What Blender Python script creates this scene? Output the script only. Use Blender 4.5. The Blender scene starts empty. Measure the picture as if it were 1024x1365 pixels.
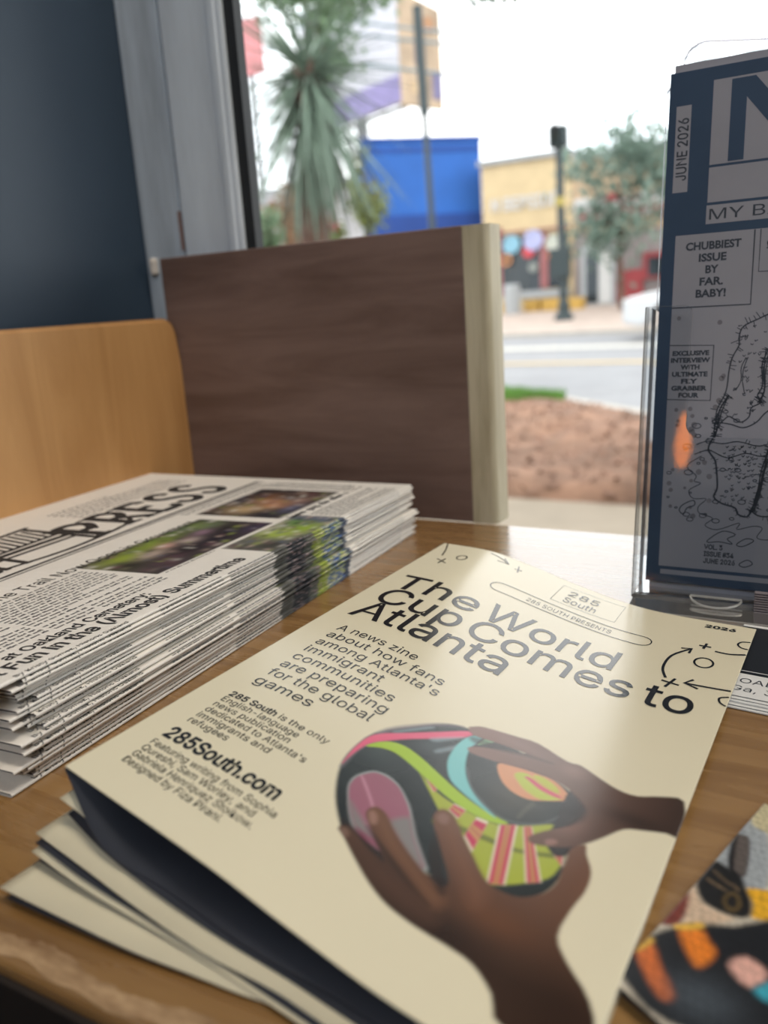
import bpy, bmesh, math, random, os
import numpy as np
from mathutils import Matrix, Vector

# ------------------------------------------------------------ camera, world, lights, exposure
SC = bpy.context.scene
COL = SC.collection
HC = .131                                     # lens height above the counter top (z = 0)
CR = np.array([.86938733, .48986184, -.06481549])
CU = np.array([-.06458746, .24270028, .96794888])
CF = np.array([-.48989195, .83733623, -.24263948])
cam = bpy.data.cameras.new('camera')
camo = bpy.data.objects.new('camera', cam)
COL.objects.link(camo)
camo.matrix_world = Matrix(((CR[0], CU[0], -CF[0], 0), (CR[1], CU[1], -CF[1], 0), (CR[2], CU[2], -CF[2], HC), (0, 0, 0, 1)))
cam.sensor_fit = 'VERTICAL'; cam.sensor_height = 36; cam.sensor_width = 27
cam.lens = 36 * 1128.05 / 1365
cam.clip_start = .005; cam.clip_end = 400
cam.dof.use_dof = True; cam.dof.focus_distance = .29; cam.dof.aperture_fstop = 9.6
SC.camera = camo

SC.view_settings.view_transform = 'Standard'; SC.view_settings.look = 'None'
SC.view_settings.gamma = 1; SC.view_settings.use_curve_mapping = False
SC.view_settings.exposure = 0.0

world = bpy.data.worlds.new('overcast_sky'); SC.world = world; world.use_nodes = True
nt = world.node_tree; bg = nt.nodes['Background']
tc = nt.nodes.new('ShaderNodeTexCoord'); nz = nt.nodes.new('ShaderNodeTexNoise'); cr = nt.nodes.new('ShaderNodeValToRGB')
nz.inputs['Scale'].default_value = 2.2; nz.inputs['Detail'].default_value = 4
cr.color_ramp.elements[0].position = .35; cr.color_ramp.elements[0].color = (.80, .90, .97, 1)
cr.color_ramp.elements[1].position = .6; cr.color_ramp.elements[1].color = (1, 1, .985, 1)
nt.links.new(tc.outputs['Generated'], nz.inputs['Vector']); nt.links.new(nz.outputs['Fac'], cr.inputs['Fac'])
nt.links.new(cr.outputs['Color'], bg.inputs['Color'])
bg.inputs['Strength'].default_value = 3.2

def lamp(kind, name, loc, rot, energy, color, **kw):
    d = bpy.data.lights.new(name, kind); d.energy = energy; d.color = color
    for k, v in kw.items(): setattr(d, k, v)
    o = bpy.data.objects.new(name, d); COL.objects.link(o); o.location = loc; o.rotation_euler = rot
    return o
lamp('SUN', 'veiled_sun', (0, 0, 9), (math.radians(38), 0, math.radians(-30)), .9, (1, .96, .9), angle=math.radians(25))
lamp('AREA', 'ceiling_light_near_counter', (.55, .18, 1.93), (0, math.radians(8), 0), 23, (1, .90, .76), shape='RECTANGLE', size=1.2, size_y=.5)
lamp('AREA', 'room_fill_light', (1.2, -2.4, 1.93), (math.radians(40), 0, 0), 50, (.90, .95, 1), shape='RECTANGLE', size=1.2, size_y=.5)  # added daylight-coloured fill, brightens the surfaces facing into the room

# ------------------------------------------------------------ helpers
RND = random.Random(7)
NR = np.random.RandomState(5)
def lin(c):
    return tuple(((v / 255) / 12.92 if v / 255 <= .04045 else ((v / 255 + .055) / 1.055) ** 2.4) for v in c)
def nd(t, k, **kw):
    n = t.nodes.new(k)
    for a, b in kw.items():
        if a in n.inputs: n.inputs[a].default_value = b
        else: setattr(n, a, b)
    return n
MATS = {}
OUT = 1.0
def pm(name, rgb, rough=.6, var=.10, scale=20, bump=0, bscale=200, spec=.5, metal=0, emit=0, stretch=(1, 1, 1), coat=0, transl=0, attr=False, dark=None):
    """procedural principled material: colour broken up by noise, optional relief, optional printed colour attribute"""
    if name in MATS: return MATS[name]
    m = bpy.data.materials.new(name); m.use_nodes = True; t = m.node_tree; b = t.nodes['Principled BSDF']
    co = t.nodes.new('ShaderNodeTexCoord'); mp = t.nodes.new('ShaderNodeMapping'); mp.inputs['Scale'].default_value = stretch
    t.links.new(co.outputs['Object'], mp.inputs['Vector'])
    n = nd(t, 'ShaderNodeTexNoise', Scale=scale, Detail=5.0, Roughness=.6); t.links.new(mp.outputs['Vector'], n.inputs['Vector'])
    c = tuple(v * OUT for v in lin(rgb)); r = t.nodes.new('ShaderNodeValToRGB'); e = r.color_ramp.elements
    lo = lin(dark) if dark else tuple(v * (1 - var * 1.6) for v in c); hi = tuple(min(1, v * (1 + var)) for v in c)
    e[0].position = .3; e[0].color = (*lo, 1); e[1].position = .7; e[1].color = (*hi, 1)
    t.links.new(n.outputs['Fac'], r.inputs['Fac'])
    src = r.outputs['Color']
    if attr:
        a = t.nodes.new('ShaderNodeAttribute'); a.attribute_name = 'print'
        mx = t.nodes.new('ShaderNodeMix'); mx.data_type = 'RGBA'; mx.blend_type = 'MULTIPLY'; mx.inputs[0].default_value = 1
        t.links.new(a.outputs['Color'], mx.inputs[6]); t.links.new(src, mx.inputs[7]); src = mx.outputs[2]
    t.links.new(src, b.inputs['Base Color'])
    b.inputs['Roughness'].default_value = rough; b.inputs['Specular IOR Level'].default_value = spec; b.inputs['Metallic'].default_value = metal
    b.inputs['Coat Weight'].default_value = coat; b.inputs['Coat Roughness'].default_value = .15
    if emit: t.links.new(src, b.inputs['Emission Color']); b.inputs['Emission Strength'].default_value = emit
    if bump:
        n2 = nd(t, 'ShaderNodeTexNoise', Scale=bscale, Detail=4.0); t.links.new(mp.outputs['Vector'], n2.inputs['Vector'])
        bp = nd(t, 'ShaderNodeBump', Strength=bump, Distance=.001); t.links.new(n2.outputs['Fac'], bp.inputs['Height']); t.links.new(bp.outputs['Normal'], b.inputs['Normal'])
    if transl:
        o = t.nodes['Material Output']; tr = t.nodes.new('ShaderNodeBsdfTranslucent'); t.links.new(src, tr.inputs['Color'])
        ms = t.nodes.new('ShaderNodeMixShader'); ms.inputs[0].default_value = transl
        t.links.new(b.outputs[0], ms.inputs[1]); t.links.new(tr.outputs[0], ms.inputs[2]); t.links.new(ms.outputs[0], o.inputs['Surface'])
    MATS[name] = m; return m
def wood(name, a, b_, grain=(1, 14, 14), rough=.35, scale=9, spots=0, spec=.5, coat=0):
    if name in MATS: return MATS[name]
    m = bpy.data.materials.new(name); m.use_nodes = True; t = m.node_tree; b = t.nodes['Principled BSDF']
    co = t.nodes.new('ShaderNodeTexCoord'); mp = t.nodes.new('ShaderNodeMapping'); mp.inputs['Scale'].default_value = grain
    t.links.new(co.outputs['Object'], mp.inputs['Vector'])
    n = nd(t, 'ShaderNodeTexNoise', Scale=scale, Detail=7.0, Roughness=.62, Distortion=.7); t.links.new(mp.outputs['Vector'], n.inputs['Vector'])
    r = t.nodes.new('ShaderNodeValToRGB'); e = r.color_ramp.elements
    e[0].position = .32; e[0].color = (*lin(b_), 1); e[1].position = .62; e[1].color = (*lin(a), 1)
    t.links.new(n.outputs['Fac'], r.inputs['Fac'])
    n3 = nd(t, 'ShaderNodeTexNoise', Scale=5.0, Detail=3.0); t.links.new(co.outputs['Object'], n3.inputs['Vector'])
    mx = t.nodes.new('ShaderNodeMix'); mx.data_type = 'RGBA'; mx.blend_type = 'MULTIPLY'; mx.inputs[0].default_value = .5
    r3 = t.nodes.new('ShaderNodeValToRGB'); r3.color_ramp.elements[0].color = (.6, .55, .5, 1); r3.color_ramp.elements[0].position = .3; r3.color_ramp.elements[1].position = .65
    t.links.new(n3.outputs['Fac'], r3.inputs['Fac']); t.links.new(r.outputs['Color'], mx.inputs[6]); t.links.new(r3.outputs['Color'], mx.inputs[7])
    t.links.new(mx.outputs[2], b.inputs['Base Color'])
    n2 = nd(t, 'ShaderNodeTexNoise', Scale=scale * 4, Detail=4.0); t.links.new(mp.outputs['Vector'], n2.inputs['Vector'])
    bp = nd(t, 'ShaderNodeBump', Strength=.12, Distance=.0006); t.links.new(n2.outputs['Fac'], bp.inputs['Height']); t.links.new(bp.outputs['Normal'], b.inputs['Normal'])
    rr = nd(t, 'ShaderNodeMapRange'); rr.inputs[3].default_value = rough - .08; rr.inputs[4].default_value = rough + .12
    t.links.new(n.outputs['Fac'], rr.inputs[0]); t.links.new(rr.outputs[0], b.inputs['Roughness'])
    b.inputs['Specular IOR Level'].default_value = spec; b.inputs['Coat Weight'].default_value = coat
    MATS[name] = m; return m
def clear(name, tint=(1, 1, 1), rough=.02, gloss=1.0, haze=0.0, hazecol=(.8, .8, .8)):
    """thin clear sheet: see-through with Fresnel reflection and an optional milky share"""
    if name in MATS: return MATS[name]
    m = bpy.data.materials.new(name); m.use_nodes = True; t = m.node_tree
    for n in list(t.nodes):
        if n.type == 'BSDF_PRINCIPLED': t.nodes.remove(n)
    o = t.nodes['Material Output']; tr = nd(t, 'ShaderNodeBsdfTransparent'); gl = nd(t, 'ShaderNodeBsdfGlossy', Roughness=rough)
    co = t.nodes.new('ShaderNodeTexCoord'); n = nd(t, 'ShaderNodeTexNoise', Scale=30.0, Detail=3.0); t.links.new(co.outputs['Object'], n.inputs['Vector'])
    r = t.nodes.new('ShaderNodeValToRGB'); r.color_ramp.elements[0].color = (*[v * .97 for v in tint], 1); r.color_ramp.elements[1].color = (*tint, 1)
    t.links.new(n.outputs['Fac'], r.inputs['Fac']); t.links.new(r.outputs['Color'], tr.inputs['Color'])
    fr = nd(t, 'ShaderNodeFresnel', IOR=1.49); mu = nd(t, 'ShaderNodeMath', operation='MULTIPLY'); mu.inputs[1].default_value = gloss
    t.links.new(fr.outputs[0], mu.inputs[0])
    ms = t.nodes.new('ShaderNodeMixShader'); t.links.new(mu.outputs[0], ms.inputs[0]); t.links.new(tr.outputs[0], ms.inputs[1]); t.links.new(gl.outputs[0], ms.inputs[2])
    out = ms.outputs[0]
    if haze:
        tl = nd(t, 'ShaderNodeBsdfTranslucent'); tl.inputs['Color'].default_value = (*hazecol, 1); df = nd(t, 'ShaderNodeBsdfDiffuse'); df.inputs['Color'].default_value = (*hazecol, 1)
        ad = t.nodes.new('ShaderNodeMixShader'); t.links.new(tl.outputs[0], ad.inputs[1]); t.links.new(df.outputs[0], ad.inputs[2])
        m2 = t.nodes.new('ShaderNodeMixShader'); m2.inputs[0].default_value = haze; t.links.new(out, m2.inputs[1]); t.links.new(ad.outputs[0], m2.inputs[2]); out = m2.outputs[0]
    t.links.new(out, o.inputs['Surface']); MATS[name] = m; return m

def tagit(o, label=None, cat=None, group=None, kind=None):
    for k, v in (('label', label), ('category', cat), ('group', group), ('kind', kind)):
        if v: o[k] = v
    return o
def empty(name, loc, label=None, cat=None, group=None, kind=None):
    o = bpy.data.objects.new(name, None); COL.objects.link(o); o.location = loc; o.empty_display_size = .02
    return tagit(o, label, cat, group, kind)
def worg(p):
    v = Vector((0, 0, 0))
    while p is not None: v += p.location; p = p.parent
    return np.array(v)
def obj(name, verts, faces, mat, parent=None, origin=None, smooth=False, midx=None, kind=None):
    """one mesh object from WORLD-space vertices; local origin is `origin` (top-level) or the parent chain's place"""
    V = np.asarray(verts, float).reshape(-1, 3)
    off = worg(parent) if parent is not None else (np.array(origin, float) if origin is not None else np.zeros(3))
    m = bpy.data.meshes.new(name); m.from_pydata((V - off).tolist(), [], [tuple(int(i) for i in f) for f in faces])
    for x in (mat if isinstance(mat, (list, tuple)) else [mat]): m.materials.append(x)
    if midx is not None: m.polygons.foreach_set('material_index', np.asarray(midx, np.int32))
    if smooth: m.polygons.foreach_set('use_smooth', np.ones(len(m.polygons), bool))
    m.update()
    o = bpy.data.objects.new(name, m); COL.objects.link(o)
    if parent is not None: o.parent = parent
    else: o.location = off.tolist()
    if kind: o['kind'] = kind
    return o
class MB:
    def __init__(s): s.v = []; s.f = []
    def add(s, v, f):
        k = len(s.v); s.v += [tuple(map(float, q)) for q in v]; s.f += [tuple(int(i) + k for i in q) for q in f]; return s
    def box(s, a, b):
        x0, y0, z0 = a; x1, y1, z1 = b
        return s.add([(x0, y0, z0), (x1, y0, z0), (x1, y1, z0), (x0, y1, z0), (x0, y0, z1), (x1, y0, z1), (x1, y1, z1), (x0, y1, z1)],
                     [(0, 3, 2, 1), (4, 5, 6, 7), (0, 1, 5, 4), (1, 2, 6, 5), (2, 3, 7, 6), (3, 0, 4, 7)])
    def rbox(s, a, b, r, seg=2):
        bm = bmesh.new(); bmesh.ops.create_cube(bm, size=1)
        for v in bm.verts: v.co = [(a[i] + b[i]) / 2 + v.co[i] * (b[i] - a[i]) for i in range(3)]
        bmesh.ops.bevel(bm, geom=bm.edges[:], offset=r, segments=seg, affect='EDGES', profile=.5)
        bm.verts.index_update(); s.add([v.co for v in bm.verts], [[v.index for v in f.verts] for f in bm.faces]); bm.free(); return s
    def tube(s, pts, r, n=8, cap=True):
        P = [np.array(p, float) for p in pts]; rr = r if isinstance(r, (list, tuple)) else [r] * len(P); k = len(s.v)
        for i, p in enumerate(P):
            d = P[min(i + 1, len(P) - 1)] - P[max(i - 1, 0)]; d /= np.linalg.norm(d)
            u = np.cross(d, [0, 0, 1] if abs(d[2]) < .9 else [1, 0, 0]); u /= np.linalg.norm(u); w = np.cross(d, u)
            for j in range(n):
                a = 2 * math.pi * j / n; s.v.append(tuple(p + rr[i] * (math.cos(a) * u + math.sin(a) * w)))
        for i in range(len(P) - 1):
            for j in range(n): s.f.append((k + i * n + j, k + i * n + (j + 1) % n, k + (i + 1) * n + (j + 1) % n, k + (i + 1) * n + j))
        if cap: s.f += [tuple(k + j for j in range(n))[::-1], tuple(k + (len(P) - 1) * n + j for j in range(n))]
        return s
    def lathe(s, c, prof, n=16):
        k = len(s.v)
        for r, z in prof:
            for j in range(n): a = 2 * math.pi * j / n; s.v.append((c[0] + r * math.cos(a), c[1] + r * math.sin(a), c[2] + z))
        for i in range(len(prof) - 1):
            for j in range(n): s.f.append((k + i * n + j, k + i * n + (j + 1) % n, k + (i + 1) * n + (j + 1) % n, k + (i + 1) * n + j))
        s.f += [tuple(k + j for j in range(n))[::-1], tuple(k + (len(prof) - 1) * n + j for j in range(n))]
        return s
    def prism(s, poly, axis, a, b):
        """extrude a 2-D outline along axis 0/1/2 from a to b"""
        n = len(poly); k = len(s.v)
        for t in (a, b):
            for p in poly: q = list(p); q.insert(axis, t); s.v.append(tuple(q))
        s.f += [tuple(range(k, k + n))[::-1], tuple(range(k + n, k + 2 * n))] + [(k + i, k + (i + 1) % n, k + n + (i + 1) % n, k + n + i) for i in range(n)]
        return s
    def obj(s, name, mat, parent=None, origin=None, smooth=False, kind=None): return obj(name, s.v, s.f, mat, parent, origin, smooth, None, kind)
def box(name, a, b, mat, parent=None, r=0, origin=None):
    m = MB()
    return (m.rbox(a, b, r) if r else m.box(a, b)).obj(name, mat, parent, origin)
def at(px, py, Y):
    """the place in the street, Y metres out from the camera, seen along a direction measured in the photograph"""
    d = CF * 1128.05 + CR * (px - 512) - CU * (py - 682.5); s = Y / d[1]
    return np.array([d[0] * s, Y, HC + d[2] * s])

# ---- flat print: lettering, rules and pictures laid on a sheet
try: INTER = bpy.data.fonts.load(os.path.join(bpy.utils.resource_path('LOCAL'), 'datafiles', 'fonts', 'Inter.woff2'))
except Exception: INTER = None
_cap = {}
def text2d(s, cap, width=None, x=0, y=0, bold=0, track=1.0, align='L', shear=0, font=True):
    """flat triangles of a line of lettering, cap height `cap`, squeezed to `width`; baseline starts at (x, y)"""
    c = bpy.data.curves.new('t', 'FONT'); c.body = s; c.offset = bold; c.space_character = track; c.resolution_u = 3; c.shear = shear
    if font and INTER: c.font = INTER
    k = .5087 if (font and INTER) else .682
    o = bpy.data.objects.new('t', c); COL.objects.link(o); bpy.context.view_layer.update()
    m = bpy.data.meshes.new_from_object(o.evaluated_get(bpy.context.evaluated_depsgraph_get()))
    V = np.array([v.co[:2] for v in m.vertices]).reshape(-1, 2); F = [tuple(p.vertices) for p in m.polygons]
    bpy.data.objects.remove(o); bpy.data.curves.remove(c); bpy.data.meshes.remove(m)
    V = V * (cap / k); V[:, 0] -= V[:, 0].min(); w = V[:, 0].max()
    if width: V[:, 0] *= width / w; w = width
    if align == 'C': V[:, 0] -= w / 2
    return V + [x, y], F
def ribbon(pts, w, closed=False, sub=4):
    """a drawn line of width w"""
    P = smoothpoly(pts, sub, closed) if sub else np.array(pts, float); n = len(P); V = []; F = []
    for i in range(n):
        a, b = (P[(i - 1) % n], P[(i + 1) % n]) if closed else (P[max(i - 1, 0)], P[min(i + 1, n - 1)])
        d = b - a; d = d / (np.linalg.norm(d) + 1e-9); q = np.array([-d[1], d[0]]) * w / 2; V += [P[i] + q, P[i] - q]
    for i in range(n if closed else n - 1): j = (i + 1) % n; F.append((2 * i, 2 * i + 1, 2 * j + 1, 2 * j))
    return np.array(V), F
def smoothpoly(pts, sub=4, closed=True):
    P = np.array(pts, float); n = len(P); out = []
    for i in range(n if closed else n - 1):
        p0, p1, p2, p3 = [P[(i + k) % n] if closed else P[min(max(i + k, 0), n - 1)] for k in (-1, 0, 1, 2)]
        for t in np.arange(sub) / sub: out.append(.5 * (2 * p1 + (p2 - p0) * t + (2 * p0 - 5 * p1 + 4 * p2 - p3) * t * t + (3 * p1 - p0 - 3 * p2 + p3) * t ** 3))
    if not closed: out.append(P[-1])
    return np.array(out)
def rect2d(x0, y0, x1, y1): return np.array([(x0, y0), (x1, y0), (x1, y1), (x0, y1)], float), [(0, 1, 2, 3)]
def join2d(L):
    V = []; F = []
    for v, f in L:
        k = sum(len(a) for a in V); V.append(np.asarray(v)); F += [tuple(i + k for i in q) for q in f]
    return np.concatenate(V), F
def cut2d(V, F, dx, dy):
    """slice flat triangles into cells so that they can follow a bent sheet"""
    bm = bmesh.new(); vs = [bm.verts.new((a, b, 0)) for a, b in V]
    for f in F:
        try: bm.faces.new([vs[i] for i in f])
        except ValueError: pass
    for ax, d in ((0, dx), (1, dy)):
        if not d: continue
        for x in np.arange(math.ceil(V[:, ax].min() / d) * d, V[:, ax].max(), d):
            bmesh.ops.bisect_plane(bm, geom=bm.verts[:] + bm.edges[:] + bm.faces[:], dist=1e-6, plane_co=(x, 0, 0) if ax == 0 else (0, x, 0), plane_no=(1, 0, 0) if ax == 0 else (0, 1, 0))
    bm.verts.index_update(); Vo = np.array([v.co[:2] for v in bm.verts]); Fo = [tuple(v.index for v in f.verts) for f in bm.faces]; bm.free()
    return Vo, Fo
def paint(C, X, Y, poly, rgb, soft=.3, alpha=1, sub=3, grad=None):
    """lay one printed shape into the colour array C sampled at page points X, Y (mm)"""
    P = smoothpoly(poly, sub) if sub else np.array(poly, float)
    lo, hi = P.min(0) - soft * 2, P.max(0) + soft * 2
    idx = np.nonzero((X > lo[0]) & (X < hi[0]) & (Y > lo[1]) & (Y < hi[1]))[0]
    if not len(idx): return
    x, y = X[idx], Y[idx]; ins = np.zeros(len(idx), bool); dd = np.full(len(idx), 1e9)
    for i in range(len(P)):
        (x0, y0), (x1, y1) = P[i - 1], P[i]; ex, ey = x1 - x0, y1 - y0; L = ex * ex + ey * ey
        if L < 1e-12: continue
        t = np.clip(((x - x0) * ex + (y - y0) * ey) / L, 0, 1); dd = np.minimum(dd, (x - x0 - t * ex) ** 2 + (y - y0 - t * ey) ** 2)
        if abs(ey) > 1e-9: ins ^= ((y0 > y) != (y1 > y)) & (x < ex * (y - y0) / ey + x0)
    d = np.sqrt(dd) * np.where(ins, 1, -1); a = (np.clip(d / soft * .5 + .5, 0, 1) * alpha)[:, None]
    c = np.array(lin(rgb))[None] if grad is None else grad(x, y)
    C[idx] = C[idx] * (1 - a) + c * a
def blob(C, X, Y, cx, cy, r, rgb, alpha=.8, ry=None):
    w = np.exp(-(((X - cx) / r) ** 2 + ((Y - cy) / (ry or r)) ** 2))[:, None] * alpha
    C[:] = C * (1 - w) + np.array(lin(rgb)) * w
def gridfaces(nx, ny, k=0, flip=False):
    i, j = np.meshgrid(np.arange(nx - 1), np.arange(ny - 1), indexing='ij'); a = (i * ny + j).ravel() + k
    F = np.stack([a, a + ny, a + ny + 1, a + 1], 1)
    return (F[:, ::-1] if flip else F)
def setcolor(o, C):
    a = o.data.color_attributes.new('print', 'FLOAT_COLOR', 'POINT'); a.data.foreach_set('color', np.c_[C, np.ones(len(C))].astype(np.float32).ravel())
def herm(us, P, u):
    us = np.array(us, float); P = np.array(P, float); u = np.atleast_1d(np.asarray(u, float)); n = len(us); d = np.zeros_like(P)
    for i in range(n): a, b = max(i - 1, 0), min(i + 1, n - 1); d[i] = (P[b] - P[a]) / (us[b] - us[a])
    k = np.clip(np.searchsorted(us, u) - 1, 0, n - 2); h = us[k + 1] - us[k]; t = ((u - us[k]) / h)[:, None]; h = h[:, None]
    return (2 * t ** 3 - 3 * t * t + 1) * P[k] + (t ** 3 - 2 * t * t + t) * h * d[k] + (-2 * t ** 3 + 3 * t * t) * P[k + 1] + (t ** 3 - t * t) * h * d[k + 1]

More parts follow.
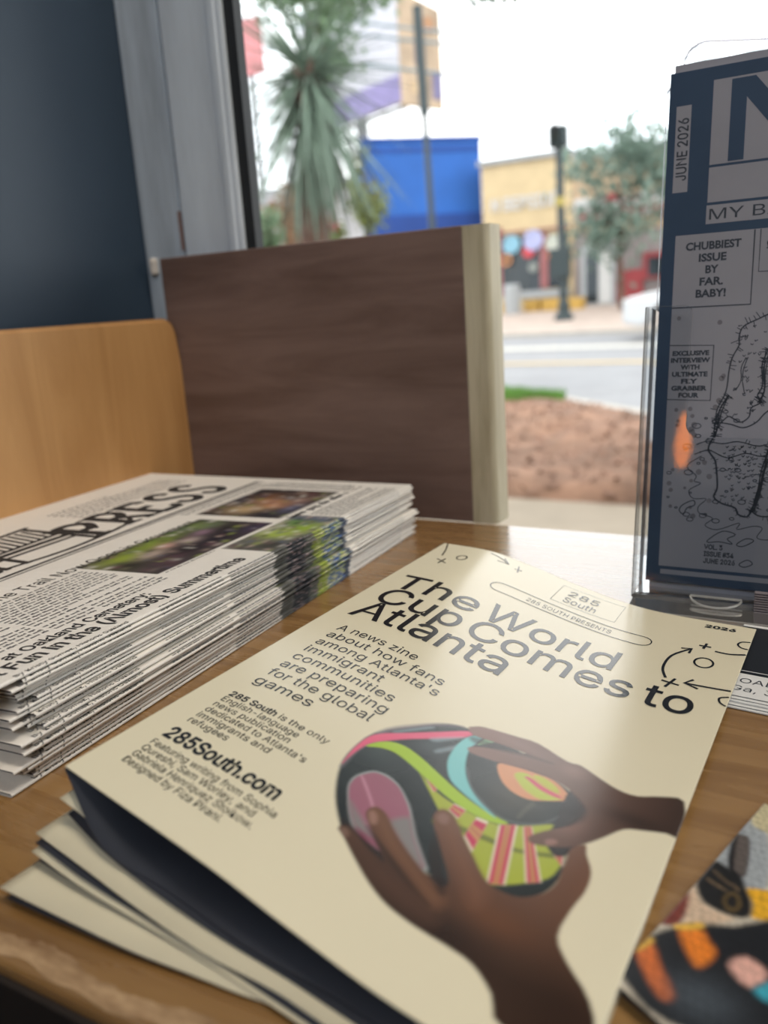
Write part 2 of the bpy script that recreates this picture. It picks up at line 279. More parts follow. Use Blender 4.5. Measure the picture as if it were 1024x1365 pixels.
# outlines of the printed pictures, page millimetres
COVER_ART = [
    ('ball', [(63.4,139.9),(69.2,132.6),(74.6,129.2),(82.3,128.3),(92.0,127.8),(104.5,132.7),(112.5,136.7),(117.2,142.5),(118.6,150.0),(118.4,157.9),(119.4,164.0),(119.0,170.3),(116.0,176.5),(112.4,179.5),(106.6,180.2),(99.9,184.0),(92.2,184.7),(84.3,185.7),(76.4,187.1),(70.5,186.2),(66.3,182.8),(61.7,177.2),(57.2,168.9),(55.7,161.1),(56.5,150.9)]),
    ('rim', [(57.4,169.1),(55.9,161.2),(56.2,153.6),(58.1,146.3),(63.1,139.1),(69.1,132.4),(74.6,129.1),(69.6,133.5),(63.8,140.4),(59.8,146.9),(58.1,152.9),(57.3,161.4),(57.9,168.2)]),
    ('pink_band', [(57.1,168.0),(55.9,161.2),(56.0,154.3),(58.0,149.9),(63.9,143.6),(70.2,136.8),(76.8,129.9),(78.2,132.1),(71.7,139.5),(65.4,146.0),(60.3,152.4),(58.0,156.3),(57.1,161.1),(57.0,165.7)]),
    ('lime_band', [(57.9,157.5),(59.4,153.8),(62.3,150.8),(66.4,149.6),(72.2,150.5),(79.2,152.8),(86.6,155.2),(93.8,156.7),(99.6,156.9),(102.2,157.1),(101.5,158.4),(97.9,159.8),(91.8,160.1),(84.3,159.0),(76.9,156.7),(70.8,154.9),(65.5,154.0),(61.5,155.1)]),
    ('sole_edge', [(63.7,174.6),(67.0,179.1),(70.2,182.6),(73.4,185.0),(79.7,186.6),(86.8,187.3),(93.7,184.2),(90.6,180.7),(85.9,176.2),(80.6,169.9),(77.4,166.9),(73.4,164.2),(69.3,163.1),(65.7,164.0),(63.9,166.1),(62.7,169.1),(62.6,171.6)]),
    ('sole', [(64.0,174.3),(67.3,178.9),(70.5,182.3),(73.4,184.2),(79.6,186.0),(86.4,186.7),(92.5,183.8),(89.9,180.7),(85.2,176.4),(80.4,170.5),(77.2,167.5),(73.4,164.8),(69.4,163.9),(66.0,164.6),(64.4,166.6),(63.2,169.4),(63.2,171.7)]),
    ('sole_low', [(78.1,177.2),(81.5,172.3),(85.5,176.5),(90.3,181.0),(92.5,183.8),(89.2,184.0),(84.3,181.2),(80.9,179.0)]),
    ('sole_left', [(66.9,178.0),(70.0,179.5),(77.7,183.7),(73.4,184.2),(70.5,182.3)]),
    ('sole_dark', [(73.0,184.5),(76.1,184.4),(79.7,185.9),(82.8,187.4),(85.3,188.0),(80.3,187.5),(76.2,186.8)]),
    ('sole_line', [(63.9,168.7),(64.6,168.4),(68.7,171.6),(72.3,174.9),(72.5,176.0),(68.6,172.6)]),
    ('cyan', [(81.3,130.0),(78.3,131.6),(77.1,137.4),(77.8,144.3),(79.9,149.2),(83.1,152.9),(88.0,154.9),(93.7,156.4),(98.8,157.5),(96.6,156.1),(92.6,154.4),(88.6,151.7),(84.9,147.6),(82.2,142.2),(80.7,136.4)]),
    ('mint', [(81.7,133.8),(82.0,130.8),(83.0,128.7),(85.1,128.8),(83.2,132.1)]),
    ('ovalring', [(84.4,145.1),(88.6,150.8),(94.4,154.5),(100.0,156.1),(104.8,155.1),(109.3,151.8),(111.6,148.1),(113.2,143.7),(113.6,144.1),(111.9,148.9),(109.6,152.7),(105.2,155.9),(100.1,157.1),(94.4,155.5),(88.4,151.6),(84.0,145.5)]),
    ('inset', [(90.1,137.4),(93.2,142.5),(97.8,145.4),(102.8,145.6),(106.6,143.6),(112.5,139.2),(110.7,136.9),(105.6,133.9),(99.4,134.2),(94.0,135.4)]),
    ('inset_l', [(95.7,138.2),(98.6,135.8),(104.6,138.4),(108.3,139.4),(110.5,140.2),(106.0,143.6),(101.6,142.9),(98.9,141.5)]),
    ('inset_p', [(98.5,137.5),(100.1,136.8),(104.6,138.4),(108.5,139.0),(110.5,140.0),(108.1,140.5),(103.8,139.9),(100.4,138.4)]),
    ('inset_l2', [(100.2,135.5),(103.0,134.4),(107.5,136.2),(108.8,138.6),(104.4,137.9)]),
    ('panel', [(75.0,156.1),(79.1,158.2),(84.3,159.9),(91.3,160.3),(98.7,159.7),(104.7,156.7),(111.6,151.1),(115.2,151.6),(118.1,159.0),(118.3,167.0),(115.0,171.9),(107.1,178.5),(104.0,176.7),(98.6,172.2),(92.1,169.8),(86.0,164.9)]),
    ('stripe', [(77.0,156.6),(79.7,157.2),(81.8,158.4),(81.6,160.1)]),
    ('stripe', [(88.0,163.2),(88.0,160.0),(91.5,159.8),(91.3,164.4)]),
    ('stripe', [(95.4,168.9),(94.9,160.4),(98.0,159.5),(99.4,172.4)]),
    ('stripe', [(100.6,159.1),(104.7,156.4),(110.2,176.3),(106.3,178.3)]),
    ('stripe', [(106.0,156.1),(107.9,154.7),(116.8,170.7),(113.7,173.0)]),
    ('stripe', [(114.4,159.5),(117.3,156.4),(119.1,163.5),(116.7,161.5)]),
    ('bottom', [(106.4,179.1),(111.0,176.2),(116.5,171.5),(118.6,168.2),(119.2,163.4),(119.9,163.8),(119.7,169.6),(117.9,174.9),(114.8,178.4),(112.1,180.0),(109.1,179.8)]),
    ('handR', [(76.0,128.5),(76.8,126.9),(79.7,124.6),(88.8,122.0),(95.9,120.6),(105.8,123.4),(109.9,123.0),(116.2,125.6),(122.1,127.7),(127.2,127.5),(132.6,124.3),(138.4,123.0),(140.6,137.1),(137.1,138.2),(131.8,140.4),(127.7,142.6),(124.5,147.9),(121.3,152.9),(117.9,156.6),(113.9,158.9),(110.5,160.3),(108.7,159.5),(109.0,157.4),(111.8,153.4),(115.7,148.9),(117.2,144.4),(116.9,140.3),(113.5,137.3),(110.1,135.0),(104.7,133.6),(97.9,134.1),(89.5,136.9),(82.7,138.4),(80.7,138.0),(80.4,136.3),(84.0,133.3),(90.7,129.6),(94.4,127.6),(85.8,129.1),(78.7,130.6)]),
    ('gapR', [(78.4,131.5),(85.8,129.2),(95.0,127.5),(102.9,126.9),(95.6,128.7),(87.1,131.9),(80.3,133.8)]),
    ('knuckleR', [(106.4,125.0),(110.1,123.7),(115.7,128.1),(119.0,134.2),(117.2,138.8),(113.0,135.9),(107.7,132.4)]),
    ('thumbnailR', [(112.4,157.3),(113.9,155.7),(115.3,156.2),(114.7,157.9),(113.3,158.7)]),
    ('handL', [(70.1,187.4),(70.1,186.0),(71.6,185.3),(74.9,186.1),(79.9,187.9),(84.5,188.3),(79.9,185.0),(75.3,181.4),(72.4,178.8),(72.1,176.4),(73.5,174.8),(76.5,175.4),(81.5,179.0),(88.0,182.4),(93.6,184.7),(98.4,185.5),(99.0,183.0),(93.3,176.5),(87.7,170.4),(85.8,167.2),(86.3,164.2),(88.5,163.5),(91.0,164.7),(95.3,168.7),(99.9,172.6),(105.0,177.1),(109.4,178.5),(114.4,177.6),(118.1,173.8),(119.7,168.8),(119.1,161.7),(118.8,156.4),(121.3,153.2),(122.7,156.4),(125.5,161.4),(126.2,167.8),(125.3,174.6),(125.3,183.0),(129.3,188.2),(135.9,194.1),(138.2,202.2),(123.8,208.3),(119.2,203.2),(113.3,199.4),(107.0,198.5),(99.8,198.4),(91.8,197.8),(85.3,195.7),(77.9,191.8),(72.0,188.2)]),
    ('fing1', [(72.0,185.1),(78.6,187.6),(86.3,189.5),(95.4,191.1),(102.2,193.1),(100.6,196.6),(90.2,195.4),(81.7,192.0)]),
    ('fing2', [(73.4,176.6),(76.5,176.2),(83.2,180.6),(92.9,185.3),(100.5,188.3),(99.5,191.6),(90.2,187.5),(81.4,183.7)]),
    ('fing3', [(87.0,165.3),(89.8,164.5),(95.5,170.1),(102.7,176.1),(108.1,181.4),(106.7,186.1),(99.7,179.8),(91.4,172.1)]),
    ('nail2', [(72.7,178.1),(73.2,176.4),(75.2,177.4),(76.3,179.7),(74.9,180.5)]),
    ('nail3', [(86.7,167.2),(87.3,165.0),(89.4,165.4),(90.0,167.8),(88.3,168.6)]),
    ('nail1', [(70.6,187.3),(71.0,186.0),(72.7,186.5),(73.2,187.9),(72.1,188.3)]),
]
FLYER_ART = [
    ('bg', [(-18.9,198.7),(-14.2,194.2),(-12.3,175.2),(-16.4,172.7),(-23.7,179.7)]),
    ('bgyellow', [(-16.2,207.6),(-12.0,209.5),(-10.8,195.7),(-14.3,194.9),(-18.4,198.1)]),
    ('barrel', [(-21.4,190.6),(-19.5,191.7),(-17.8,190.1),(-17.1,177.0),(-20.9,177.8)]),
    ('barrel2', [(-20.4,190.4),(-19.5,191.5),(-17.8,190.1),(-17.1,177.0),(-19.5,177.8)]),
    ('glove', [(-26.5,171.5),(-24.0,179.3),(-20.9,178.1),(-18.0,176.6),(-16.5,173.0),(-14.6,168.1),(-14.7,163.6),(-17.4,162.4),(-21.5,163.2),(-24.5,165.2)]),
    ('ring', [(-20.5,167.7),(-18.9,170.7),(-17.0,169.3),(-16.3,166.2),(-17.6,163.4),(-19.6,164.1)]),
    ('sleeveY', [(-16.5,172.1),(-13.5,173.5),(-8.9,173.0),(-8.2,165.6),(-14.1,163.7),(-14.6,168.1)]),
    ('maroon', [(-31.2,154.6),(-27.6,166.1),(-26.5,162.0),(-26.8,156.9),(-28.0,154.7)]),
    ('cream', [(-27.7,166.4),(-26.7,169.8),(-24.5,165.2),(-21.5,163.0),(-17.4,162.1),(-20.2,158.9),(-24.5,156.9),(-26.5,157.1)]),
    ('body', [(-34.6,137.3),(-34.5,142.1),(-32.9,147.8),(-27.9,154.3),(-22.6,157.8),(-17.1,159.8),(-8.1,163.5),(-5.5,133.0),(-24.1,128.6),(-32.8,134.0)]),
    ('or1', [(-33.1,143.9),(-30.8,147.3),(-28.0,141.8),(-24.3,135.9),(-25.3,133.3),(-27.7,134.7),(-31.0,139.5)]),
    ('or2', [(-26.9,154.2),(-23.0,156.0),(-21.3,153.7),(-19.2,150.2),(-21.4,144.9),(-23.7,147.2)]),
    ('yel', [(-28.0,154.7),(-23.3,158.0),(-22.7,156.2),(-26.5,153.9)]),
    ('yel2', [(-33.4,144.5),(-31.5,149.0),(-30.6,147.9),(-32.6,143.7)]),
    ('pink', [(-16.5,148.2),(-13.9,152.0),(-9.7,149.1),(-12.4,144.2)]),
    ('cyanb', [(-11.5,143.8),(-9.2,147.1),(-6.6,146.5),(-8.5,142.2)]),
    ('edgecream', [(-34.9,136.2),(-34.6,142.5),(-31.5,149.0),(-31.3,148.0),(-33.8,141.9),(-33.7,135.0)]),
]

# ------------------------------------------------------------ the room
M_navy = pm('navy_wall_paint', (46, 62, 79), .45, .06, 6, bump=.15, bscale=90)
M_slate = pm('slate_frame_paint', (204, 212, 220), .42, .10, 7, bump=.3, bscale=60, stretch=(6, 6, 1))
M_slate2 = pm('slate_frame_paint_worn', (182, 191, 200), .45, .16, 9, bump=.4, bscale=70, stretch=(8, 8, 1))
M_black = pm('black_rubber', (30, 33, 36), .6)
M_plaster = pm('cream_plaster', (205, 196, 180), .8, .04, 4)
M_floor = pm('dark_floor', (48, 42, 38), .5, .2, 3)
M_glass = clear('window_glass', (1, 1, 1), .01, .8)
def struct(name, a, b, mat): return tagit(box(name, a, b, mat), kind='structure')
M_ceil = pm('dim_ceiling_paint', (96, 90, 84), .8, .05, 3)
struct('wall_left', (-.52, -4.0, -.8), (-.457, .52, 2.0), M_navy)
struct('wall_back', (-.52, -4.1, -.8), (3.6, -4.0, 2.0), M_plaster)
struct('wall_right', (3.5, -4.0, -.8), (3.6, .52, 2.0), M_plaster)
struct('wall_front', (-.457, .462, -.8), (3.5, .52, -.09), M_plaster)
struct('floor', (-.52, -4.1, -.86), (3.6, .52, -.8), M_floor)
struct('ceiling', (-.52, -4.1, 2.0), (3.6, .52, 2.08), M_ceil)
w1 = empty('window_1', (-.35, .47, -.09), kind='structure')
box('jamb', (-.457, .468, -.09), (-.4208, .52, 2.0), M_slate2, w1, r=.0012)
box('stile', (-.4165, .465, -.09), (-.3655, .470, 2.0), M_slate, w1, r=.0015)
box('inner_bead', (-.3760, .4635, -.09), (-.3700, .468, 2.0), M_slate, w1, r=.001)
box('gasket', (-.3655, .468, -.05), (-.3575, .476, 1.9), M_black, w1)
box('seam', (-.4208, .4706, -.09), (-.4165, .5, 2.0), M_black, w1)
box('bottom_rail', (-.3655, .466, -.09), (3.5, .505, -.045), M_slate, w1)
box('top_rail', (-.3645, .466, 1.9), (3.5, .505, 2.0), M_slate, w1)
box('far_stile', (3.42, .466, -.045), (3.5, .505, 1.9), M_slate, w1)
obj('pane', [(-.360, .475, -.047), (3.43, .475, -.047), (3.43, .475, 1.905), (-.360, .475, 1.905)], [(0, 1, 2, 3)], M_glass, w1)
m = MB(); m.rbox((-.4515, .4635, .158), (-.4455, .469, .1705), .0025, 3)
m.obj('chipped_patch', pm('bare_primer', (205, 196, 186), .6), w1)
m = MB(); m.box((-.4212, .4668, .1735), (-.4195, .4682, .199)); m.obj('bare_wood_strip', pm('bare_wood_chip', (150, 116, 104), .7), w1)

# ------------------------------------------------------------ counter and rack
M_top = wood('counter_maple', (164, 126, 78), (134, 98, 56), (1.2, 16, 16), .25, 7, coat=1.0, spec=.8)
M_top.node_tree.nodes['Principled BSDF'].inputs['Coat IOR'].default_value = 1.62; M_top.node_tree.nodes['Principled BSDF'].inputs['Coat Weight'].default_value = .7; M_top.node_tree.nodes['Principled BSDF'].inputs['Coat Roughness'].default_value = .16
M_edge = pm('worn_counter_edge', (180, 152, 118), .4, .35, 60, dark=(112, 78, 46), stretch=(1, 3, 3))
M_under = pm('counter_underside_front_shade', (28, 20, 15), .7)
cnt = empty('window_counter', (.4, .26, -.036), 'worn honey coloured wooden counter running along the shop window', 'counter')
prof = [(.4426, 0), (.0925, 0)] + [(.0925 - .004 * math.sin(a), -.004 + .004 * math.cos(a)) for a in np.linspace(.3, 1.57, 5)] + [(.0885, -.030), (.0925, -.034), (.4426, -.034)]
MB().prism([(p[0], p[1]) for p in prof], 0, -.456, 1.2).obj('counter_top', M_top, cnt)
rr = random.Random(3)
ev = []; ef = []
xs = np.linspace(-.44, .35, 420)
def wob(x): return .5 + .5 * math.sin(x * 61 + 2 * math.sin(x * 23)) * math.sin(x * 147 + 1)
for i, x in enumerate(xs):
    w = .0002 + .0028 * wob(x) ** 1.6 + rr.random() * .0009; lo = .5 + .5 * wob(x * 1.7 + .3)
    for a in (0, 1, 2, 3):
        ang = (0, 0, .5, 1.0)[a] * (1 if a < 2 else lo); e = .0001
        ev.append((x, .0925 - (.004 + e) * math.sin(ang) + (w if a == 0 else 0), -.004 + (.004 + e) * math.cos(ang)))
for i in range(len(xs) - 1):
    for a in (0, 1, 2): ef.append((i * 4 + a, i * 4 + 4 + a, i * 4 + 5 + a, i * 4 + 1 + a))
obj('worn_front_edge', ev, ef, M_edge, cnt, smooth=True)
box('front_edge_shade', (-.455, .0868, -.0345), (1.199, .0886, -.0045), M_under, cnt, r=.0005)  # near-black strip: the front face's shade put into its colour
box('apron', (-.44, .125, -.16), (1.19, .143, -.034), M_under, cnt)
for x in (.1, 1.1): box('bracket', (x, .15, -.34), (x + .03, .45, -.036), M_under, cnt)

M_panel = wood('birch_panel', (208, 160, 104), (188, 140, 86), (9, 9, 1.0), .42, 5)
M_walnut = wood('brown_board', (130, 107, 99), (104, 82, 74), (1.1, 9, 9), .5, 6)
M_strip = wood('pale_poplar', (206, 198, 172), (176, 166, 138), (8, 8, 1.2), .55, 8)
rack = empty('newspaper_rack', (-.3, .4427, 0), 'wooden corner rack with a birch side and a tall brown back board', 'rack')
r = .012
pts = [(-.30, .0), (.4425, 0), (.4425, .1285 - r)] + [(.4425 - r + r * math.cos(a), .1285 - r + r * math.sin(a)) for a in np.linspace(0, math.pi / 2, 8)[1:]] + [(-.30, .1285)]
bm = bmesh.new(); vs = [bm.verts.new((-.427, y, z)) for y, z in pts]; f = bm.faces.new(vs); ex = bmesh.ops.extrude_face_region(bm, geom=[f])
for v in ex['geom']:
    if isinstance(v, bmesh.types.BMVert): v.co.x = -.412
bmesh.ops.recalc_face_normals(bm, faces=bm.faces[:])
bmesh.ops.bevel(bm, geom=[e for e in bm.edges if abs(e.verts[0].co.x - e.verts[1].co.x) < 1e-6 and e.verts[0].co.x > -.42 and min(e.verts[0].co.z, e.verts[1].co.z) > .001], offset=.002, segments=3, affect='EDGES')
bm.verts.index_update(); obj('side_panel', [v.co for v in bm.verts], [[v.index for v in f.verts] for f in bm.faces], M_panel, rack); bm.free()
MB().rbox((-.4205, .4429, .0002), (-.1985, .4595, .1675), .0009).obj('back_board', M_walnut, rack)
pf = [(-.1983, .4428), (-.1995 + .0166 - .0035, .4428)] + [(-.1830 - .0035 + .0035 * math.sin(a), .4428 + .0035 - .0035 * math.cos(a)) for a in np.linspace(.2, 1.57, 5)] + [(-.1830, .4595), (-.1983, .4595)]
MB().prism(pf, 2, 0.0002, .1672).obj('end_strip', M_strip, rack)

# ------------------------------------------------------------ newspapers
INK = pm('newspaper_ink', (44, 44, 46), .75, .1, 300)
INK2 = pm('grey_newspaper_ink', (104, 103, 104), .8, .1, 300)
M_news = pm('newsprint', (255, 255, 255), .75, .02, 60, attr=True, bump=.2, bscale=500, spec=.2)
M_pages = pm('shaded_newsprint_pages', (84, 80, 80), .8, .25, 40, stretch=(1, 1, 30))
EA = np.array([-.06, .998]); EA /= np.linalg.norm(EA); EB = np.array([-EA[1], EA[0]]); NP0 = np.array([-.2045, .108])
NPAP = 24; LA, LB = .305, .198
def ztop(a, b):
    A = np.clip(a / .30, -.2, 1.2); B = np.clip(b / .2, -.2, 1.2)
    return (1 - B) * (.0345 - .0055 * A) + B * (.0245 + .005 * A)
NEWS_RGB = (236, 231, 223)
def newscolor(a, b, rng):
    """ink on the front page, page millimetres"""
    C = np.tile(np.array(lin(NEWS_RGB)), (len(a), 1)); C *= (1 + (rng.rand(len(a), 1) - .5) * .03)
    def pic(x0, y0, x1, y1, base, blobs):
        k = (a > x0) & (a < x1) & (b > y0) & (b < y1); n = k.sum()
        if not n: return
        S = np.tile(np.array(lin(base)), (n, 1))
        for cx, cy, r, ry, c, al in blobs: blob(S, a[k], b[k], cx, cy, r, c, al, ry)
        g = np.random.RandomState(int(x0)); cols = [(34, 34, 36), (60, 56, 60), (196, 176, 164), (150, 164, 84), (120, 84, 92), (226, 222, 214), (92, 96, 120)]
        for _ in range(130): blob(S, a[k], b[k], x0 + g.rand() * (x1 - x0), y0 + g.rand() * (y1 - y0), .6 + g.rand() * 2.4, cols[g.randint(7)], .35 + .4 * g.rand(), .5 + g.rand() * 1.6)
        C[k] = S
    pic(126, 29, 209, 75, (66, 58, 62), [(140, 62, 14, 8, (150, 168, 60), .95), (165, 66, 16, 7, (140, 160, 62), .9), (128, 60, 8, 14, (120, 120, 90), .7), (133, 52, 9, 7, (34, 34, 34), .95), (185, 70, 20, 5, (96, 120, 60), .9), (198, 62, 9, 8, (120, 138, 92), .8),
        (150, 54, 8, 5, (190, 170, 160), .85), (163, 57, 5, 4, (206, 160, 150), .9), (173, 52, 6, 5, (200, 182, 176), .8), (187, 55, 6, 4, (150, 120, 140), .9), (160, 42, 10, 5, (30, 28, 32), .95), (178, 40, 14, 6, (38, 34, 46), .95), (196, 45, 9, 7, (34, 30, 36), .9), (145, 40, 9, 4, (96, 70, 80), .8), (200, 34, 8, 4, (70, 60, 90), .8)])
    pic(217, 30, 279, 84, (58, 52, 54), [(232, 62, 10, 12, (196, 168, 128), .9), (244, 50, 8, 8, (205, 150, 110), .95), (252, 60, 7, 9, (190, 140, 104), .9), (262, 66, 8, 8, (120, 84, 62), .9), (225, 45, 8, 8, (40, 40, 50), .9), (256, 42, 12, 6, (150, 120, 110), .8), (270, 48, 8, 8, (90, 60, 50), .8), (238, 38, 9, 4, (96, 100, 130), .9)])
    pic(164, -3, 226, 27, (120, 120, 112), [(172, 8, 9, 12, (60, 60, 56), .9), (180, 20, 8, 6, (104, 104, 92), .8), (192, 16, 8, 9, (176, 196, 74), .95), (203, 8, 9, 10, (150, 176, 60), .95), (212, 18, 7, 8, (104, 146, 66), .9), (221, 10, 5, 20, (84, 96, 128), .8), (200, 24, 8, 4, (196, 196, 170), .8)])
    k = (a > 174) & (a < 226) & (b < 1.2)
    q = a[k]; S = np.tile(np.array(lin((60, 62, 66))), (len(q), 1))
    S[(q > 188)] = lin((96, 100, 92)); S[(q > 196)] = lin((150, 164, 74))
    n = rng.rand(len(q)); S[(q > 204) & (n > .55)] = lin((78, 104, 160)); S[(q > 200) & (n < .3)] = lin((206, 204, 170)); S[q > 221] = lin((84, 92, 108))
    S[(n > .86) & (q < 200)] = lin((170, 150, 150)); C[k] = S * (1 + (rng.rand(len(q), 1) - .5) * .4)
    return np.clip(C, 0, 1)
def greek(x0, y0, x1, y1, lead, xh, rng, word=(1.2, 4.6), para=.12):
    """rows of body copy too small to read: letter-sized strokes of ink in words"""
    V = []; F = []
    y = y1
    while y > y0:
        x = x0; end = x1 if rng.random() > para else x0 + (x1 - x0) * (.3 + .5 * rng.random())
        while x < end - 1:
            w = word[0] + rng.random() * (word[1] - word[0]); q = x
            while q < min(x + w, end):
                lw = xh * (.35 + .5 * rng.random()); h = xh * (1.5 if rng.random() < .22 else 1); d = xh * (.4 if rng.random() < .08 else 0); k = len(V)
                V += [(q, y - d), (q + lw, y - d), (q + lw, y + h), (q, y + h)]; F.append((k, k + 1, k + 2, k + 3)); q += lw + xh * .22
            x = q + xh * .8
        y -= lead
    return np.array(V, float), F
def serif(ch, x, y, h, w, t=None):
    """heavy slab-serif capitals drawn as strokes"""
    t = t or h * .16; s = t * .45; S = {'P': [[(.2, 0), (.2, 1)], [(.2, .96), (.62, .96), (.86, .76), (.62, .5), (.2, .5)]],
        'R': [[(.2, 0), (.2, 1)], [(.2, .96), (.62, .96), (.84, .76), (.62, .52), (.2, .52)], [(.45, .5), (.9, .02)]],
        'E': [[(.2, 0), (.2, 1)], [(.2, .96), (.84, .96), (.84, .8)], [(.2, .52), (.66, .52)], [(.2, .04), (.86, .04), (.86, .22)]],
        'S': [[(.82, .78), (.7, .94), (.45, .97), (.22, .84), (.24, .62), (.5, .5), (.76, .38), (.8, .16), (.56, .03), (.28, .06), (.16, .24)]],
        'A': [[(.1, 0), (.48, 1)], [(.48, 1), (.9, 0)], [(.25, .34), (.74, .34)]], 'L': [[(.22, 0), (.22, 1)], [(.22, .04), (.86, .04), (.86, .26)]]}[ch]
    L = []
    for st in S: L.append(ribbon([(x + px * w, y + py * h) for px, py in st], t, False, 4 if len(st) > 3 else 2))
    if ch in 'PRELA':
        for fx, fy in {'P': [(.2, 0), (.12, 1)], 'R': [(.2, 0), (.12, 1), (.9, 0)], 'E': [(.12, 0), (.12, 1)], 'L': [(.2, 1), (.12, 0)], 'A': [(.1, 0), (.9, 0)]}[ch]:
            L.append(rect2d(x + fx * w - t * .95, y + fy * (h - s), x + fx * w + t * .95, y + fy * (h - s) + s))
    return L
def newspaper(k, label):
    rng = np.random.RandomState(100 + k); last = k == NPAP - 1
    db = 0 if last else rng.uniform(-.0014, .0014) - (.0022 if 8 <= k <= 11 else 0) + (.0012 if k in (15, 16, 12) else 0)
    da = -.030 if last else rng.uniform(-.004, .005) + (.008 if k in (20, 17, 11) else 0) + (0 if k % 5 else -.006)
    dr = 0 if last else rng.uniform(-.006, .006)
    ca, sa = math.cos(dr), math.sin(dr); ea = EA * ca + EB * sa; eb = EB * ca - EA * sa
    a0 = 0.030 + da; a1 = LA + (0 if last else rng.uniform(-.004, .003)); g = .00012
    def P3(a, b, z): return np.c_[NP0[0] + (a - .15) * ea[0] + .15 * EA[0] + (b + db) * eb[0], NP0[1] + (a - .15) * ea[1] + .15 * EA[1] + (b + db) * eb[1], z]
    def slab(a, s, top=True):
        """s > 0: distance from the fold on the upper face; s < 0: round the fold"""
        a = np.asarray(a, float); s = np.asarray(s, float); zt = ztop(a, np.maximum(s, 0)) * (k + 1) / NPAP - g; zb = ztop(a, np.maximum(s, 0)) * k / NPAP + g
        r_ = (zt - zb) / 2; ph = np.clip(-s / r_, 0, math.pi); zm = (zt + zb) / 2
        return P3(a, np.where(s > 0, s, -r_ * np.sin(ph) * 1.3), np.where(s > 0, zt, zm + r_ * np.cos(ph)))
    t = .00125
    sv = np.r_[np.linspace(LB, .03, 60 if last else 3), np.linspace(.029, .004, 18 if last else 5), np.linspace(.003, 0, 6 if last else 4), -np.linspace(.15, 1, 7) * math.pi * t / 2]
    av = np.linspace(a0, a1, 330 if last else 150); na, ns = len(av), len(sv)
    A_, S_ = np.meshgrid(av, sv, indexing='ij'); A_ = A_.ravel(); S_ = S_.ravel(); V = slab(A_, S_)
    zb = lambda a, b: ztop(a, b) * k / NPAP + g
    b2 = np.array([.0, LB]); A2, B2 = np.meshgrid(av, b2, indexing='ij'); A2 = A2.ravel(); B2 = B2.ravel(); V2 = P3(A2, B2, zb(A2, B2))
    F = np.r_[gridfaces(na, ns), gridfaces(na, 2, na * ns)]
    o = obj('newspaper', np.r_[V, V2], F, M_news, origin=(float(V[:, 0].mean()), float(V[:, 1].mean()), float(V2[:, 2].min())), smooth=True)
    setcolor(o, np.r_[newscolor(A_ * 1000, np.maximum(S_ * 1000, 0), rng), np.tile(lin(NEWS_RGB), (len(A2), 1))])
    tagit(o, label, 'newspaper', 'newspapers stacked against the rack')
    # the gathered pages seen at the near end, a little inside the outer sheet
    q = []
    for i in range(3):
        f0, f1 = (i + .14) / 3, (i + .9) / 3
        for a, b in ((a0 + .0009 + .0006 * i, .0008), (a0 + .02, .0008), (a0 + .02, LB - .003), (a0 + .0009 + .0006 * i, LB - .003)):
            aa, bb = np.array([a]), np.array([b]); z0 = zb(aa, bb); z1 = ztop(aa, bb) * (k + 1) / NPAP - g
            q += [P3(aa, bb, z0 + (z1 - z0) * f0)[0], P3(aa, bb, z0 + (z1 - z0) * f1)[0]]
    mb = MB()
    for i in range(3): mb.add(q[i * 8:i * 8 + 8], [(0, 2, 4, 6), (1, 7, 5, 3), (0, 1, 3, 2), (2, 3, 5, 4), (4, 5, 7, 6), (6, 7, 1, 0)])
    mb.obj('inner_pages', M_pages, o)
    def prnt(name, V, F, mat, dx=0, dy=0, h=.00010):
        if dx: V, F = cut2d(V, F, dx, dy)
        W = slab(V[:, 0] / 1000, V[:, 1] / 1000)
        s = V[:, 1] / 1000; ph = np.clip(-s / (t / 2), 0, math.pi)
        W[:, 2] += h * np.where(s > 0, 1, np.cos(ph)); W[:, :2] -= (eb * h)[None] * (np.where(s > 0, 0, np.sin(ph)))[:, None]
        return obj(name, W, F, mat, o, kind='stuff')
    prnt('byline', BYV, BYF, INK)
    prnt('fold_copy', GKV[k % 3], GKF[k % 3], INK2)
    if last:
        L = [text2d('at Oakland Cemetery:', 5.2, 64, 40, 13.6, .018), text2d('Hot Fun in the (Almost) Summertime', 6.4, 132.5, 20, 5.0, .026)]
        prnt('headline', *join2d(L), INK)
        L = [rect2d(2, 96.4, 296, 98.6), rect2d(2, 93.6, 296, 94.6), text2d('the Trail Now Open in Grovemont', 7.2, 122, 82, 70.6, .004)]
        L += [greek(220, 24, 278, 24.6, 9, 3.4, random.Random(2), (5, 12), 0)]
        prnt('section_heading', *join2d(L), INK, 12, 0)
        L = []
        for i, ch in enumerate('PRESS'): L += serif(ch, 172 + i * 22, 106, 36, 21)
        for i, ch in enumerate('AL'): L += serif(ch, 70 + i * 24, 106, 36, 23)
        prnt('masthead', *join2d(L), INK)
        # bench drawn in the masthead
        L = []
        for i in range(9): x = 136 + i * 4.2; L.append(ribbon([(x, 133), (x + 5, 158)], 1.9, sub=0))
        L += [ribbon([(132, 160), (178, 162)], 3.5, sub=0), ribbon([(130, 133), (176, 133)], 3.0, sub=0), ribbon([(122, 128), (174, 126), (186, 120)], 4.3, sub=2), ribbon([(124, 122), (172, 120)], 2.7, sub=0), ribbon([(134, 160), (128, 104)], 3.2, sub=0),
              ribbon([(174, 161), (170, 104)], 3.2, sub=0), ribbon([(120, 128), (118, 105)], 3.0, sub=0), ribbon([(112, 109), (150, 103), (192, 108), (206, 118)], 2.7, sub=4), ribbon([(128, 140), (116, 138), (116, 126)], 2.7, sub=3)]
        prnt('bench_drawing', *join2d(L), INK)
        rg = random.Random(4)
